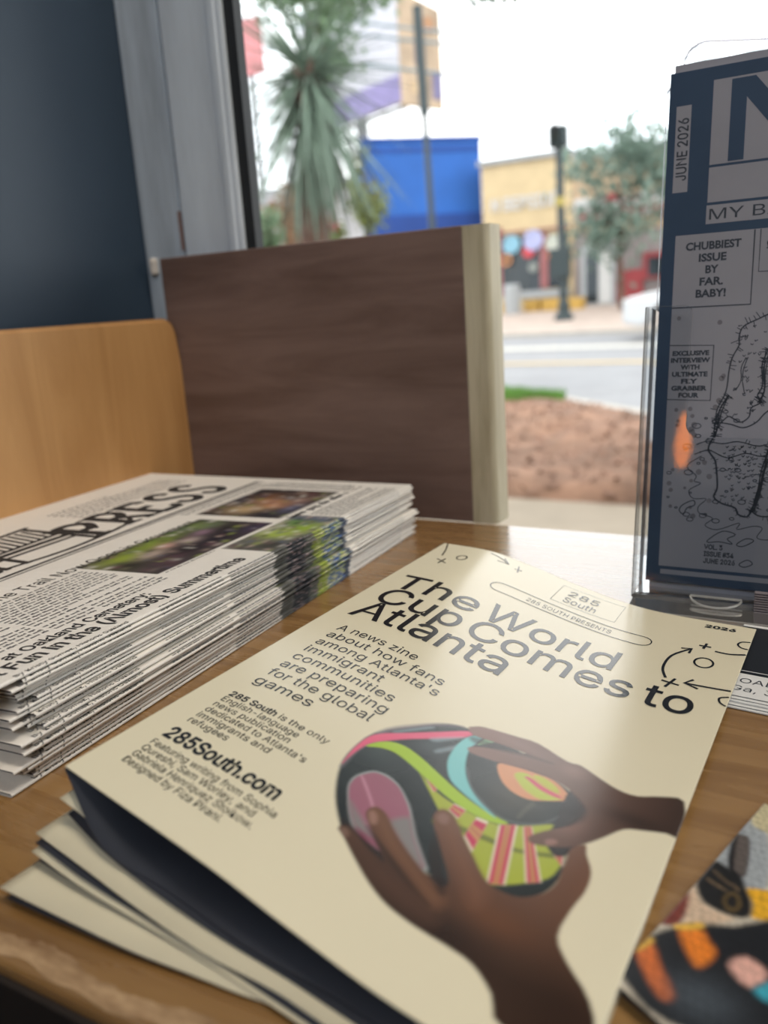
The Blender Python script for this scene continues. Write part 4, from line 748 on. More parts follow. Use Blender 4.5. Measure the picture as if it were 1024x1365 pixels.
for _ in range(70):
    x, y = RG.uniform(10, 62), RG.uniform(30, 119)
    if (x < 26.5 and 83 < y < 107.5) or (31 < x < 46 and y < 114) or y < 34: continue
    r_ = RG.uniform(.6, 1.2); L.append((np.array(ell(x, y, r_, r_)), [tuple(range(24))]))
onb('soft_spots', L, INKS, -.09)

# ------------------------------------------------------------ leaflet and flyer on the counter
M_white = pm('white_leaflet_paper', (226, 226, 224), .45, .03, 40)
M_deep = pm('near_black_print', (26, 31, 38), .4, .06, 40)
e1 = np.array([.995, -.10]); e1 /= np.linalg.norm(e1); e2 = np.array([-e1[1], e1[0]])
L0 = np.array([-.0440, .2615])
def lf(x, y, z): x, y = np.asarray(x) / 1000., np.asarray(y) / 1000.; return np.c_[L0[0] + x * e1[0] + y * e2[0], L0[1] + x * e1[1] + y * e2[1], np.full(len(x), z)]
def leaflet(label, dx, dy, z):
    e = empty('printed_leaflet', (L0[0] + .04, L0[1] + .03, z), label, 'leaflet', 'leaflets beside the holder')
    V = [(dx, dy), (dx + 90, dy), (dx + 90, dy + 66), (dx, dy + 66)]; A = np.array(V, float)
    obj('paper', np.r_[lf(A[:, 0], A[:, 1], z), lf(A[:, 0], A[:, 1], z + .0004)], [(3, 2, 1, 0), (4, 5, 6, 7), (0, 1, 5, 4), (1, 2, 6, 5), (2, 3, 7, 6), (3, 0, 4, 7)], M_white, e)
    return e
def onl(name, parts, mat, z, e): V, F = join2d(parts); return obj(name, lf(V[:, 0], V[:, 1], z), F, mat, e, kind='stuff')
la = leaflet('white leaflet peeping out lowest under the zine corner', 0, 0, .0003)
onl('border_line', [rect2d(0, 1.0, 90, 1.5)], INKB, .00078, la)
lb = leaflet('leaflet with a black panel and address lettering beside the zine corner', 1.0, 3.2, .0009)
onl('black_panel', [rect2d(1.0, 24.5, 91, 67)], M_deep, .00136, lb)
onl('lettering', [text2d('OALS A', 3.6, 19.5, 10.9, 17.4), text2d('Ga, 303', 3.6, 20.5, 9.4, 11.2), rect2d(1, 6.6, 91, 7.1), rect2d(1, 4.4, 91, 4.8)], INKB, .00138, lb)
onl('fold_rule', [rect2d(1, 26.5, 91, 26.9)], M_white, .0014, lb)

M_flyer = pm('glossy_flyer', (255, 255, 255), .3, .03, 40, attr=True)
fl0, fl1, fl2 = np.array([-35.8, 133.9]), np.array([-16.2, 208.2]), np.array([-9.8, 120.5])   # corner, upper end of the left edge, along the lower edge
du = (fl1 - fl0) / np.linalg.norm(fl1 - fl0); dv = (fl2 - fl0) / np.linalg.norm(fl2 - fl0); dv = np.array([.87, -.49]); dv /= np.linalg.norm(dv)
gu, gv = np.meshgrid(np.linspace(0, 76, 200), np.linspace(0, 60, 160), indexing='ij'); gu, gv = gu.ravel(), gv.ravel()
XY = fl0 + gu[:, None] * du + gv[:, None] * dv
C = np.tile(np.array(lin((206, 196, 178))), (len(XY), 1)); FA = lambda n, c, s=.5, a=1: [paint(C, XY[:, 0], XY[:, 1], p, c, s, a, 3) for q, p in FLYER_ART if q == n]
FA('bg', (158, 164, 168)); FA('bgyellow', (196, 186, 150)); FA('cream', (206, 180, 154), .8); FA('maroon', (120, 52, 40), .6); FA('barrel', (30, 28, 28)); FA('barrel2', (92, 84, 80), .4)
FA('sleeveY', (226, 170, 40), .5); FA('glove', (24, 24, 24), .6)
for p in ([(-23.4, 176), (-20, 173), (-19.8, 172.4), (-23, 175)], [(-24, 172.6), (-20.4, 170.6), (-20.4, 170), (-24, 171.8)], [(-19.4, 173), (-17.6, 171.6), (-18, 171)]): paint(C, XY[:, 0], XY[:, 1], p, (120, 100, 74), .5, .8)
paint(C, XY[:, 0], XY[:, 1], [(-20.3, 167.4), (-18.9, 170.2), (-17.2, 169), (-16.6, 166.2), (-17.7, 163.9), (-19.4, 164.4)], (96, 78, 44), .5); paint(C, XY[:, 0], XY[:, 1], [(-19.6, 167.2), (-18.7, 169.2), (-17.7, 168.2), (-17.4, 166.2), (-18, 165), (-19.1, 165.4)], (28, 26, 24), .4)
FA('edgecream', (214, 196, 160), .8); FA('body', (24, 26, 30), .9); FA('or1', (206, 106, 44), .9); FA('or2', (224, 124, 34), .9); FA('yel', (222, 176, 70), .5); FA('yel2', (214, 170, 70), .5)
blob(C, XY[:, 0], XY[:, 1], -20, 137, 7, (72, 80, 88), .8, 6); FA('pink', (220, 170, 156), .8); FA('cyanb', (60, 160, 180), .8)
C = np.clip(C * (1 + (NR.rand(len(C), 1) - .5) * .5 + .16 * np.sin(gu * 2.3 + gv * .9 + 2 * np.sin(gu * .35))[:, None] * np.sin(gv * 1.7 - gu * .4)[:, None]), 0, 1)
zz = .0022 + .0016 * np.exp(-((gu / 14) ** 2)) * np.exp(-((gv / 26) ** 2)); V = np.c_[XY / 1000, zz]; V2 = V - [0, 0, .0003]
n = len(V); I = lambda i, j: i * 160 + j
ring = [I(i, 0) for i in range(200)] + [I(199, j) for j in range(1, 160)] + [I(i, 159) for i in range(198, -1, -1)] + [I(0, j) for j in range(158, 0, -1)]
fo = obj('picture_flyer', np.r_[V, V2], np.r_[gridfaces(200, 160, 0), gridfaces(200, 160, n, True), np.array([(b, a, a + n, b + n) for a, b in zip(ring, ring[1:] + ring[:1])])], M_flyer, origin=(-.012, .16, .0018), smooth=True)
setcolor(fo, np.r_[C, C]); tagit(fo, 'colourful picture flyer with a black glove and orange striped sleeve', 'flyer')
m = MB()
for i in range(3): P = lambda a, b: fl0 / 1000 + a * du + b * dv; q = [P(.0015 + i * .0008, .001), P(.075, .001), P(.075, .059), P(.0015 + i * .0008, .059)]; m.add([(*p, .0003 + i * .0005) for p in q] + [(*p, .0006 + i * .0005) for p in q], [(3, 2, 1, 0), (4, 5, 6, 7), (0, 1, 5, 4), (1, 2, 6, 5), (2, 3, 7, 6), (3, 0, 4, 7)])
m.obj('pages_below', M_inside, fo)

# ------------------------------------------------------------ the amber lamp mirrored in the acrylic
def mirrored(px, py, dist):
    d = CF * 1128.05 + CR * (px - 512) - CU * (py - 682.5); d /= np.linalg.norm(d); o = np.array([0, 0, HC]); q = hp(0, 0, -9)
    p = o + d * (((q - o) @ NN) / (d @ NN)); r = d - 2 * (d @ NN) * NN; return p + r * dist
lp = mirrored(911, 583, .95)
pend = empty('pendant_lamp', (lp[0], lp[1], 2.0), 'amber pendant bulb in the room, mirrored as an orange flame in the acrylic holder', 'lamp')
MB().lathe((lp[0], lp[1], 1.975), [(.045, 0), (.05, .01), (.05, .025)], 16).obj('ceiling_rose', M_black, pend)
MB().tube([(lp[0], lp[1], lp[2] + .07), (lp[0], lp[1], 1.98)], .003, 6).obj('cord', M_black, pend)
MB().lathe((lp[0], lp[1], lp[2] + .035), [(.012, 0), (.014, .01), (.014, .035), (.006, .045)], 14).obj('socket', M_black, pend)
MB().lathe((lp[0], lp[1], lp[2] - .045), [(.001, 0), (.006, .004), (.010, .016), (.012, .030), (.010, .050), (.006, .068), (.005, .082)], 14).obj('bulb', pm('amber_glow', (255, 128, 14), .4, .2, 60, emit=12), pend, smooth=True)

# ------------------------------------------------------------ the street outside
G = -.8
OUT = .62                                     # the street lies under a bright sky: its surfaces are mid toned
M_conc = pm('sidewalk_concrete', (184, 168, 146), .85, .08, 3, bump=.3, bscale=40)
M_soil = pm('brown_mulch_soil', (158, 120, 96), .95, .35, 4, bump=.5, bscale=40)
M_bark = pm('bark_chips', (168, 128, 106), .9, .35, 30)
M_asph = pm('grey_asphalt', (164, 164, 166), .85, .08, 2)
M_kerb = pm('pale_kerb', (206, 198, 186), .8, .08, 4)
M_pave = pm('far_pavement', (206, 186, 172), .85, .1, 2)
M_pwhite = pm('white_road_paint', (226, 222, 212), .7, .06, 8)
M_pyel = pm('yellow_road_paint', (226, 196, 140), .7, .06, 8)
M_grass = pm('grass_blades', (112, 168, 62), .7, .2, 20)
struct('ground_sidewalk', (-8, .52, G - .1), (5, 3.66, G), M_conc)
def gl(px, py): d = CF * 1128.05 + CR * (px - 512) - CU * (py - 682.5); s = (G - HC) / d[2]; return d[:2] * s
bed = empty('mulch_bed', (-2, 5.2, G), 'brown mulch bed between the sidewalk and the road', 'garden bed')
nx, ny = 120, 60; V = []
xs = np.linspace(-9, 2.5, nx)
def bededge(x): return np.interp(x, [-9, -4, -2.87, -2.19, -1.4, 0, 2.5], [7.6, 7.2, 7.0, 6.75, 6.0, 5.0, 4.2])
R2 = np.random.RandomState(2)
def bump(x, y): return .05 * math.sin(x * 2.1 + 1) * math.sin(y * 1.7) + .035 * math.sin(x * 5.3 + y * 3.1) + .02 * math.sin(x * 11 - y * 7)
for x in xs:
    for t in np.linspace(0, 1, ny):
        y = 3.6 + t * (bededge(x) - 3.6); V.append((x, y, G - .015 + .045 * min(1, t * 25) + .10 * math.sin(t * math.pi) ** .6 + bump(x, y) * math.sin(math.pi * t) + R2.rand() * .012))
obj('soil', V, gridfaces(nx, ny), M_soil, bed, smooth=True)
m = MB()
for _ in range(2600):
    x = RND.uniform(-6, 1.5); t = RND.random() ** 1.2; y = 3.62 + t * (bededge(x) - 3.66); z = G + .035 + .10 * math.sin(t * math.pi) ** .6 + bump(x, y) * math.sin(math.pi * t); a = RND.uniform(0, 6.3); l = RND.uniform(.015, .05); w = RND.uniform(.006, .014); h = RND.uniform(.004, .010)
    c, s = math.cos(a) * l, math.sin(a) * l; p, q = -math.sin(a) * w, math.cos(a) * w; u = RND.uniform(-.02, .03)
    m.add([(x - c - p, y - s - q, z - u), (x + c - p, y + s - q, z + u), (x + c + p, y + s + q, z + u), (x - c + p, y - s + q, z - u), (x - c * .8, y - s * .8, z + h - u), (x + c * .8, y + s * .8, z + h + u)], [(0, 1, 5, 4), (2, 3, 4, 5), (1, 2, 5), (3, 0, 4), (3, 2, 1, 0)])
m.obj('bark_chips', M_bark, bed, kind='stuff')
def grass(label, px0, px1, py, spread, n, h):
    m = MB(); a, b = gl(px0, py), gl(px1, py + 3)
    for _ in range(n):
        t = RND.random(); p = a + (b - a) * t + np.array([0, RND.uniform(-spread, spread)]); z = G + .04; H = h * RND.uniform(.5, 1.1); dx, dy = RND.uniform(-.06, .06), RND.uniform(-.05, .05); w = .006
        m.add([(p[0] - w, p[1], z), (p[0] + w, p[1], z), (p[0] + dx * .5 + w * .7, p[1] + dy * .5, z + H * .6), (p[0] + dx * .5 - w * .7, p[1] + dy * .5, z + H * .6), (p[0] + dx, p[1] + dy, z + H)], [(0, 1, 2, 3), (3, 2, 4)])
    o = m.obj('grass_tuft', M_grass, None, (*(a + b) / 2, G)); tagit(o, label, 'grass', kind='stuff')
grass('bright green grass tuft beside the rack edge at the far side of the mulch', 640, 700, 541, .18, 1200, .13)
grass('green grass tuft to the right of the first, at the road kerb', 708, 748, 543, .12, 700, .12)
KB = MB(); px_ = np.linspace(-12, 5, 60); kv = []; kf = []
for x in px_:
    y = bededge(x); kv += [(x, y, G - .05), (x, y, G + .05), (x, y + .16, G + .05), (x, y + .18, G - .1)]
for i in range(len(px_) - 1):
    for j in range(3): kf.append((i * 4 + j, i * 4 + j + 1, i * 4 + 4 + j + 1, i * 4 + 4 + j))
tagit(obj('ground_kerb', kv, kf, M_kerb), kind='structure')
struct('ground_road', (-40, 3.9, G - .12), (16, 17.2, G - .02), M_asph)
def stripe(name, p0, p1, w, mat):
    a, b = np.array(p0), np.array(p1); d = (b - a) / np.linalg.norm(b - a); q = np.array([-d[1], d[0]]) * w / 2; z = G - .012
    V = [(*(a + q), z), (*(a - q), z), (*(b - q), z), (*(b + q), z)]; tagit(obj(name, V, [(3, 2, 1, 0)], mat), kind='structure')
stripe('ground_lane_line', (-20, 11.6), (10, 10.2), .30, M_pyel); stripe('ground_lane_line', (-22, 13.9), (10, 13.9 - .4), .75, M_pwhite)
V = [(-40, 17.2, G - .1), (16, 17.2, G - .1), (16, 17.2, G + .06), (-40, 17.2, G + .06), (-40, 17.45, G + .07), (16, 17.45, G + .07), (16, 45, G + .07 + 27.55 * .034), (-40, 45, G + .07 + 27.55 * .034)]
tagit(obj('ground_far_pavement', V, [(0, 1, 2, 3), (3, 2, 5, 4), (4, 5, 6, 7)], [M_kerb, M_pave], midx=[0, 0, 1]), kind='structure')
def gz(y): return G + .07 + max(0, y - 17.45) * .034

# ---- canopy of this building over the sidewalk
OUT = 1.0
struct('trim_1', (-9, .53, 1.72), (6, 2.55, 1.82), pm('dark_canopy', (70, 72, 74), .8)); OUT = .62
# ---- shops
M_yel = pm('yellow_brick', (232, 208, 164), .85, .06, 2); M_blue = pm('blue_render', (44, 112, 204), .75, .12, .5); M_bluedk = pm('dark_blue_band', (30, 76, 160), .75, .1, 1)
M_grey = pm('grey_coping', (176, 180, 182), .8, .06, 2); M_dark = pm('dark_shop_glass', (42, 52, 58), .15, .2, 1); M_red = pm('brick_red_paint', (166, 62, 66), .7, .12, 2); M_pinkred = pm('rosy_frame_paint', (178, 112, 112), .7, .08, 3)
M_wht = pm('white_paint', (228, 228, 226), .6, .05, 3); M_ltgrey = pm('light_grey_render', (190, 194, 196), .8, .06, 2); M_ylw = pm('yellow_block_paint', (220, 176, 84), .7, .1, 3); M_tan = pm('tan_render', (214, 184, 150), .85, .08, 1)
def quad(name, px0, py0, px1, py1, Y, th, mat, parent):
    a = at(px0, py1, Y); b = at(px1, py0, Y); return box(name, (min(a[0], b[0]), Y - th, min(a[2], b[2])), (max(a[0], b[0]), Y, max(a[2], b[2])), mat, parent)
YS = 26.
base = gz(YS) - .05
ye = empty('yellow_shop', (-9.6, 28, base), 'yellow brick shop with white sign letters and dark window', 'shop')
x0, x1 = at(650, 300, YS)[0] - .15, at(763, 300, YS)[0]; zt = at(700, 214, YS)[2]
box('walls', (x0, YS, base), (x1, YS + 8, zt), M_yel, ye); box('coping', (x0 - .1, YS - .12, zt), (x1, YS + 8, zt + .16), M_grey, ye); box('roof_unit', (x0 + .9, YS + 2, zt + .16), (x0 + 2.0, YS + 4, zt + .45), M_grey, ye)
V, F = text2d('N BEPSIDE', .36, 2.15, 0, 0, .02); p = at(656, 283, YS); obj('sign_letters', [(p[0] + a, YS - .06, p[2] + b) for a, b in V], F, M_wht, ye)
quad('shop_window', 669, 311, 723, 393, YS, .05, M_dark, ye); quad('window_frame', 662, 303, 669, 395, YS, .09, M_pinkred, ye); quad('window_frame', 722, 311, 731, 384, YS, .09, M_pinkred, ye); quad('shop_window', 731, 311, 758, 384, YS, .05, M_dark, ye); quad('window_head', 662, 303, 760, 311, YS, .1, M_pinkred, ye)
quad('dado', 696, 384, 760, 398, YS, .16, M_ltgrey, ye)
def disc(label, px, py, r, rgb, Y, ring=False, e=.45):
    p = at(px, py, Y); m = MB(); n = 24
    if ring: m.tube([(p[0] + r * math.cos(a), Y, p[2] + r * math.sin(a)) for a in np.linspace(0, 2 * math.pi, n + 1)], .035, 6, False)
    else: m.prism([(p[0] + r * math.cos(a), p[2] + r * math.sin(a)) for a in np.linspace(0, 2 * math.pi, n, endpoint=False)], 1, Y - .04, Y)
    o = m.obj('neon_sign', pm('neon_%d_%d_%d' % rgb, rgb, .4, .25, 5, emit=e), None, (p[0], Y, p[2])); tagit(o, label, 'sign')
disc('pale blue round glowing sign in the yellow shop window', 682, 326, .28, (132, 184, 206), YS - .12); disc('lilac round glowing sign in the yellow shop window', 711, 320, .31, (178, 182, 222), YS - .12)
disc('red sign behind the lilac round sign', 705, 335, .2, (206, 60, 70), YS - .08); disc('cream round sign right of the rosy window post', 738, 324, .25, (196, 200, 186), YS - .12)
disc('orange ring sign at the left of the shop window', 675, 347, .14, (236, 160, 96), YS - .22, True); disc('orange ring sign under the cream round sign', 738, 340, .14, (240, 160, 80), YS - .22, True)
disc('white poster disc low in the yellow shop window', 711, 356, .16, (150, 156, 150), YS - .1, e=.05)
for i, (a, b) in enumerate(((664, 690), (703, 722), (726, 752), (757, 780))):
    p, q = at(a, 398, 24.8), at(b, 398, 24.8); z = gz(24.8)
    o = box('yellow_block', (p[0], 24.5, z - .02), (q[0], 24.9, z + .32), M_ylw, None, .02); tagit(o, ['yellow concrete block under the shop window, leftmost', 'yellow concrete block left of the signal pole', 'yellow concrete block just behind the signal pole', 'yellow concrete block near the white door'][i], 'block')
p = at(694, 392, 24.6); m = MB(); m.lathe((p[0], 23.9, gz(23.9) - .02), [(.22, 0), (.25, .35), (.24, .8), (.2, .86)], 12); tagit(m.obj('litter_bin', M_ltgrey, None, (p[0], 23.9, gz(23.9))), 'pale grey bin in front of the dark shop window', 'bin')
rs = empty('red_lettered_shop', (-5.5, 28, base), 'tan shop with red sign blocks and a white door behind the tree', 'shop')
x2 = at(1000, 300, YS)[0] + 3.; zt2 = at(830, 205, YS)[2]
box('walls', (x1 + .02, YS, base), (x2, YS + 8, zt2), M_tan, rs); box('coping', (x1 + .04, YS - .12, zt2), (x2 + .1, YS + 8, zt2 + .14), M_grey, rs)
quad('fascia', 767, 250, 905, 297, YS, .08, M_wht, rs)
for i, (a, b, c, d) in enumerate(((772, 280, 783, 293), (790, 274, 800, 292), (806, 256, 826, 270), (812, 272, 822, 290), (826, 272, 834, 290), (836, 255, 850, 268), (838, 272, 846, 290), (866, 266, 878, 284), (852, 274, 858, 290), (882, 268, 896, 290))): quad('sign_block', a, b, c, d, YS - .08, .04, M_red, rs)
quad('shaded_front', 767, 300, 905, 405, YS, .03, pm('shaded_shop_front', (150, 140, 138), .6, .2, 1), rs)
quad('door_frame', 776, 326, 822, 408, YS - .03, .08, M_ltgrey, rs); quad('door_glass', 782, 333, 797, 404, YS - .11, .02, M_dark, rs); quad('door_leaf', 799, 333, 815, 404, YS - .11, .03, M_wht, rs)
quad('red_wall', 823, 358, 858, 402, YS - .03, .1, M_red, rs); quad('window_frame', 858, 333, 905, 372, YS - .03, .1, M_red, rs); quad('shop_window', 864, 340, 905, 368, YS - .13, .02, M_dark, rs)
bb = empty('blue_building', (-13, 30, base), 'plain bright blue building beside the palm', 'building')
p, q = at(640, 187, 27.), at(470, 190, 32.)
zb = p[2]; A_ = np.array(p[:2]); d_ = np.array([-1, .0]); d_ = np.array(at(500, 190, 24.6)[:2]) - A_; LB_ = np.linalg.norm(d_) * 1.12; d_ /= np.linalg.norm(d_); n_ = np.array([-.52, .85])
c4 = [A_, A_ + d_ * LB_, A_ + d_ * LB_ + n_ * 8, A_ + n_ * 8]
MB().prism([tuple(c) for c in c4], 2, base - .3, zb).obj('walls', M_blue, bb); MB().prism([tuple(c) for c in [A_ - n_ * .06 - d_ * .04, A_ + d_ * LB_ - n_ * .06, A_ + d_ * LB_ + n_ * 8, A_ + n_ * 8 - d_ * .04]], 2, zb, zb + .14).obj('coping', M_bluedk, bb)
zl = at(560, 300, 29)[2]; MB().prism([tuple(c) for c in [A_ - n_ * .08, A_ + d_ * LB_ - n_ * .08, A_ + d_ * LB_ - n_ * .01, A_ - n_ * .01]], 2, base, zl).obj('dark_blue_base', M_bluedk, bb)
zl2 = at(560, 226, 29)[2]; MB().prism([tuple(c) for c in [A_ - n_ * .03, A_ + d_ * LB_ - n_ * .03, A_ + d_ * LB_ - n_ * .01, A_ - n_ * .01]], 2, zl2, zl2 + .12).obj('string_course', M_bluedk, bb)
# ---- billboard, poles, wires
M_lil = pm('lilac_print', (150, 140, 190), .7, .15, .6); M_bbw = pm('pale_poster', (206, 206, 214), .7, .1, .4); M_bbt = pm('tan_poster', (206, 180, 150), .7, .25, .7); M_steel = pm('dark_green_steel', (44, 60, 62), .5, .12, 6); M_stg = pm('grey_steel', (150, 152, 156), .5, .1, 2)
bl = empty('billboard', (-22, 42, 0), 'tall two-faced billboard with a lilac band above the blue building', 'billboard')
def face(name, a, b, za0, za1, zb0, zb1, th, mat, off=0):
    a, b = np.array(a, float), np.array(b, float); d = (b - a) / np.linalg.norm(b - a); n = np.array([d[1], -d[0]]); n = n if n[1] < 0 else -n; a, b = a + n * off, b + n * off; c, e = a - n * th, b - n * th
    V = [(*a, za0), (*b, zb0), (*b, zb1), (*a, za1), (*c, za0), (*e, zb0), (*e, zb1), (*c, za1)]
    return obj(name, V, [(0, 1, 2, 3), (7, 6, 5, 4), (0, 4, 5, 1), (1, 5, 6, 2), (2, 6, 7, 3), (3, 7, 4, 0)], mat, bl)
pl, pc, pr = at(400, 60, 44), at(531, 60, 40), at(588, 60, 42)
zlo, zhi = at(531, 137, 40)[2], at(531, -60, 40)[2]; zm = at(531, 100, 40)[2]
face('poster_left', pl[:2], pc[:2], zlo, zhi, zlo, zhi, .3, M_bbw); face('lilac_band', pl[:2], pc[:2], zlo + .05, zm, zlo + .05, zm, .1, M_lil, .1); face('poster_right', pc[:2] + [.02, 0], pr[:2], zlo - .1, at(585, -10, 42)[2], zlo - .25, at(585, 14, 42)[2], .3, M_bbt)
for i, (px, py0, py1, c) in enumerate(((552, 90, 60, (120, 110, 150)), (566, 40, 20, (200, 150, 110)), (574, 130, 95, (130, 124, 160)), (545, 128, 112, (220, 190, 150)))):
    A2 = pc[:2] + (pr[:2] - pc[:2]) * ((px - 531) / 57); B2_ = pc[:2] + (pr[:2] - pc[:2]) * ((px - 531 + 12) / 57); face('poster_patch', A2, B2_, at(px, py0, 41)[2], at(px, py1, 41)[2], at(px, py0, 41)[2], at(px, py1, 41)[2], .08, pm('patch%d' % i, c, .7, .2, 1), .05)
pp = (pl + pc) / 2; MB().tube([(pp[0], pp[1] + 1.2, 0), (pp[0], pp[1] + 1.2, zlo + .5)], .35, 10).obj('support_post', M_stg, bl); MB().tube([(pl[0], pl[1] + .6, zlo - .1), (pc[0], pc[1] + .6, zlo - .1)], .12, 6).obj('catwalk', M_stg, bl)
po = empty('street_pole', (at(577, 400, 12.3)[0], 12.3, G), 'slim dark street pole in front of the billboard', 'pole')
a, b, c = at(580, 330, 12.3), at(566, 152, 12.3), at(556, 8, 12.3); MB().tube([(a[0] + .02, 12.3, G - .05), b], [.055, .045], 10).obj('lower_tube', M_steel, po); MB().tube([b, c], [.075, .07], 10).obj('upper_sleeve', M_steel, po); MB().lathe((a[0] + .02, 12.3, G - .03), [(.14, 0), (.13, .06), (.07, .12)], 12).obj('base_flange', M_steel, po)
YP = 20.5; g0 = gz(YP); pb = at(752, 425, YP); tp = at(745, 195, YP)
ts = empty('traffic_signal', (pb[0], YP, g0), 'dark traffic signal pole with head, across the road', 'traffic signal')
MB().tube([(pb[0], YP, g0 + .3), (tp[0], YP, tp[2] + .1)], [.105, .085], 12).obj('pole', M_steel, ts)
MB().lathe((pb[0], YP, g0 - .02), [(.24, 0), (.23, .12), (.15, .2), (.14, .42), (.09, .5)], 14).obj('pole_base', M_steel, ts)
h0, h1 = at(734, 199, YP), at(757, 166, YP); MB().rbox((h0[0], YP - .2, h0[2]), (h1[0], YP + .1, h1[2]), .04).obj('signal_head', M_steel, ts)
hx, hw, hz_ = (h0[0] + h1[0]) / 2, h1[0] - h0[0], h1[2] - h0[2]
for k, c in enumerate(((60, 40, 40), (70, 64, 40), (40, 60, 52))):
    zc = h1[2] - hz_ * (k + .5) / 3; ln = MB().prism([(hx + .085 * math.cos(a), zc + .085 * math.sin(a)) for a in np.linspace(0, 2 * math.pi, 16, endpoint=False)], 1, YP - .215, YP - .195).obj('lens', pm('lens%d' % k, c, .3), ts)
    MB().tube([(hx, YP - .21, zc), (hx, YP - .34, zc + .01)], [.1, .1], 14, False).obj('visor', M_steel, ln)
i0, i1 = at(735, 372, YP), at(760, 330, YP); MB().rbox((i0[0], YP - .16, i0[2]), (i1[0], YP + .12, i1[2]), .03).obj('control_cabinet', M_steel, ts)
j0, j1 = at(742, 276, YP), at(754, 262, YP); MB().rbox((j0[0], YP - .12, j0[2]), (j1[0], YP - .06, j1[2]), .01).obj('push_plate', pm('yellow_plate', (190, 172, 90), .6), ts)
M_wire = pm('cable_sheath', (120, 140, 146), .6)
for i, (pa, pb_) in enumerate((((560, 22), (1020, 52)), ((560, 38), (1020, 66)), ((560, 78), (1020, 112)))):
    a, b = at(*pa, 33), at(*pb_, 29); a, b = a + (a - b) * .9, b + (b - a) * .5; P = [a + (b - a) * t - np.array([0, 0, .5 * math.sin(math.pi * t)]) for t in np.linspace(0, 1, 12)]
    tagit(MB().tube(P, .06, 5).obj('overhead_cable', M_wire, None, P[5]), ['highest of the three thin cables across the pale sky', 'middle one of the three thin cables across the pale sky', 'lowest of the three thin cables across the pale sky'][i], 'cable')

# ---- plants
M_fr = pm('yucca_green', (128, 150, 130), .6, .25, 3); M_dead = pm('dry_yucca_skirt', (152, 112, 98), .8, .25, 3); M_trunk = pm('rough_trunk', (120, 90, 76), .9, .25, 12, bump=.6, bscale=30); M_lf = pm('tree_green', (138, 166, 126), .65, .28, 4, transl=.35); M_lf2 = pm('grey_green_leaf', (142, 166, 150), .65, .28, 3, transl=.35); M_yg = pm('yellow_green_leaf', (150, 160, 90), .7, .25, 4, transl=.3); M_redf = pm('red_blossom', (206, 70, 84), .6, .15, 6); M_or = pm('autumn_leaf', (176, 132, 96), .7, .3, 4, transl=.2)
cp = at(408, 100, 6.4); g1 = G + .1
yu = empty('yucca_palm', (cp[0] - .02, 6.4, g1), 'tall yucca palm with radiating leaves and a brown hanging skirt', 'palm')
MB().tube([(cp[0] - .06, 6.4, g1 - .1), (cp[0] - .03, 6.4, .8), (cp[0], 6.4, cp[2] + .1)], [.14, .12, .1], 12).obj('trunk', M_trunk, yu, smooth=True)
def blade(L, w, droop):
    n = 6; V = []; F = []
    for i in range(n):
        t = i / (n - 1); ww = w * (1 - t ** 2.2) + .0015; x = L * t; z = -droop * t * t; V += [(x, -ww, z + .012 * (1 - t)), (x, 0, z), (x, ww, z + .012 * (1 - t))]
    for i in range(n - 1):
        for j in (0, 1): F.append((i * 3 + j, i * 3 + 3 + j, i * 3 + 4 + j, i * 3 + 1 + j))
    return V, F
def mesh(name, V, F, mat):
    m = bpy.data.meshes.new(name); m.from_pydata([tuple(v) for v in V], [], F); m.materials.append(mat); return m
mg, md = mesh('leaf', *blade(1.0, .014, .10), M_fr), mesh('dry_leaf', *blade(.95, .017, .2), M_dead); ms = mesh('leaf', *blade(1.1, .018, .28), M_fr)
def leafobj(me, nm, loc, az, el, sc):
    o = bpy.data.objects.new(nm, me); COL.objects.link(o); o.parent = yu; o.location = (np.array(loc) - np.array(yu.location)).tolist(); o.rotation_euler = (RND.uniform(-.3, .3), -el, az); o.scale = (sc, 1, 1)
for i in range(170): leafobj(mg, 'leaf', (cp[0], 6.4, cp[2] + RND.uniform(-.05, .05)), RND.uniform(0, 6.283), RND.uniform(-.75, .95), RND.uniform(.8, 1.1))
for i in range(150): leafobj(ms, 'leaf', (cp[0], 6.4, cp[2] - RND.uniform(.02, .35)), RND.uniform(0, 6.283), RND.uniform(-1.3, -.5), RND.uniform(.8, 1.1))
for i in range(110): z = cp[2] - RND.uniform(.7, 1.5); leafobj(md, 'dry_leaf', (cp[0] - .03, 6.4, z), RND.uniform(0, 6.283), RND.uniform(-1.5, -1.2), RND.uniform(.6, 1))
def foliage(name, c, rad, n, s, mat, parent, seed, hollow=.5, clumps=14):
    rg = random.Random(seed); m = MB(); cl = []
    for _ in range(clumps):
        a, b = rg.uniform(0, 6.283), math.asin(rg.uniform(-1, 1)); r_ = rg.uniform(hollow, 1); cl.append((math.cos(a) * math.cos(b) * r_, math.sin(a) * math.cos(b) * r_, math.sin(b) * r_))
    for _ in range(n):
        q = rg.choice(cl); p = [c[i] + rad[i] * (q[i] * .75 + rg.gauss(0, .17)) for i in range(3)]
        u = Vector((rg.gauss(0, 1), rg.gauss(0, 1), rg.gauss(0, 1))).normalized(); v = u.orthogonal().normalized(); l, w = s * rg.uniform(.6, 1.2), s * .45
        P = Vector(p); m.add([P - u * l, P + v * w - u * l * .1, P + u * l, P - v * w - u * l * .1], [(0, 1, 2), (0, 2, 3)])
    return m.obj(name, mat, parent)
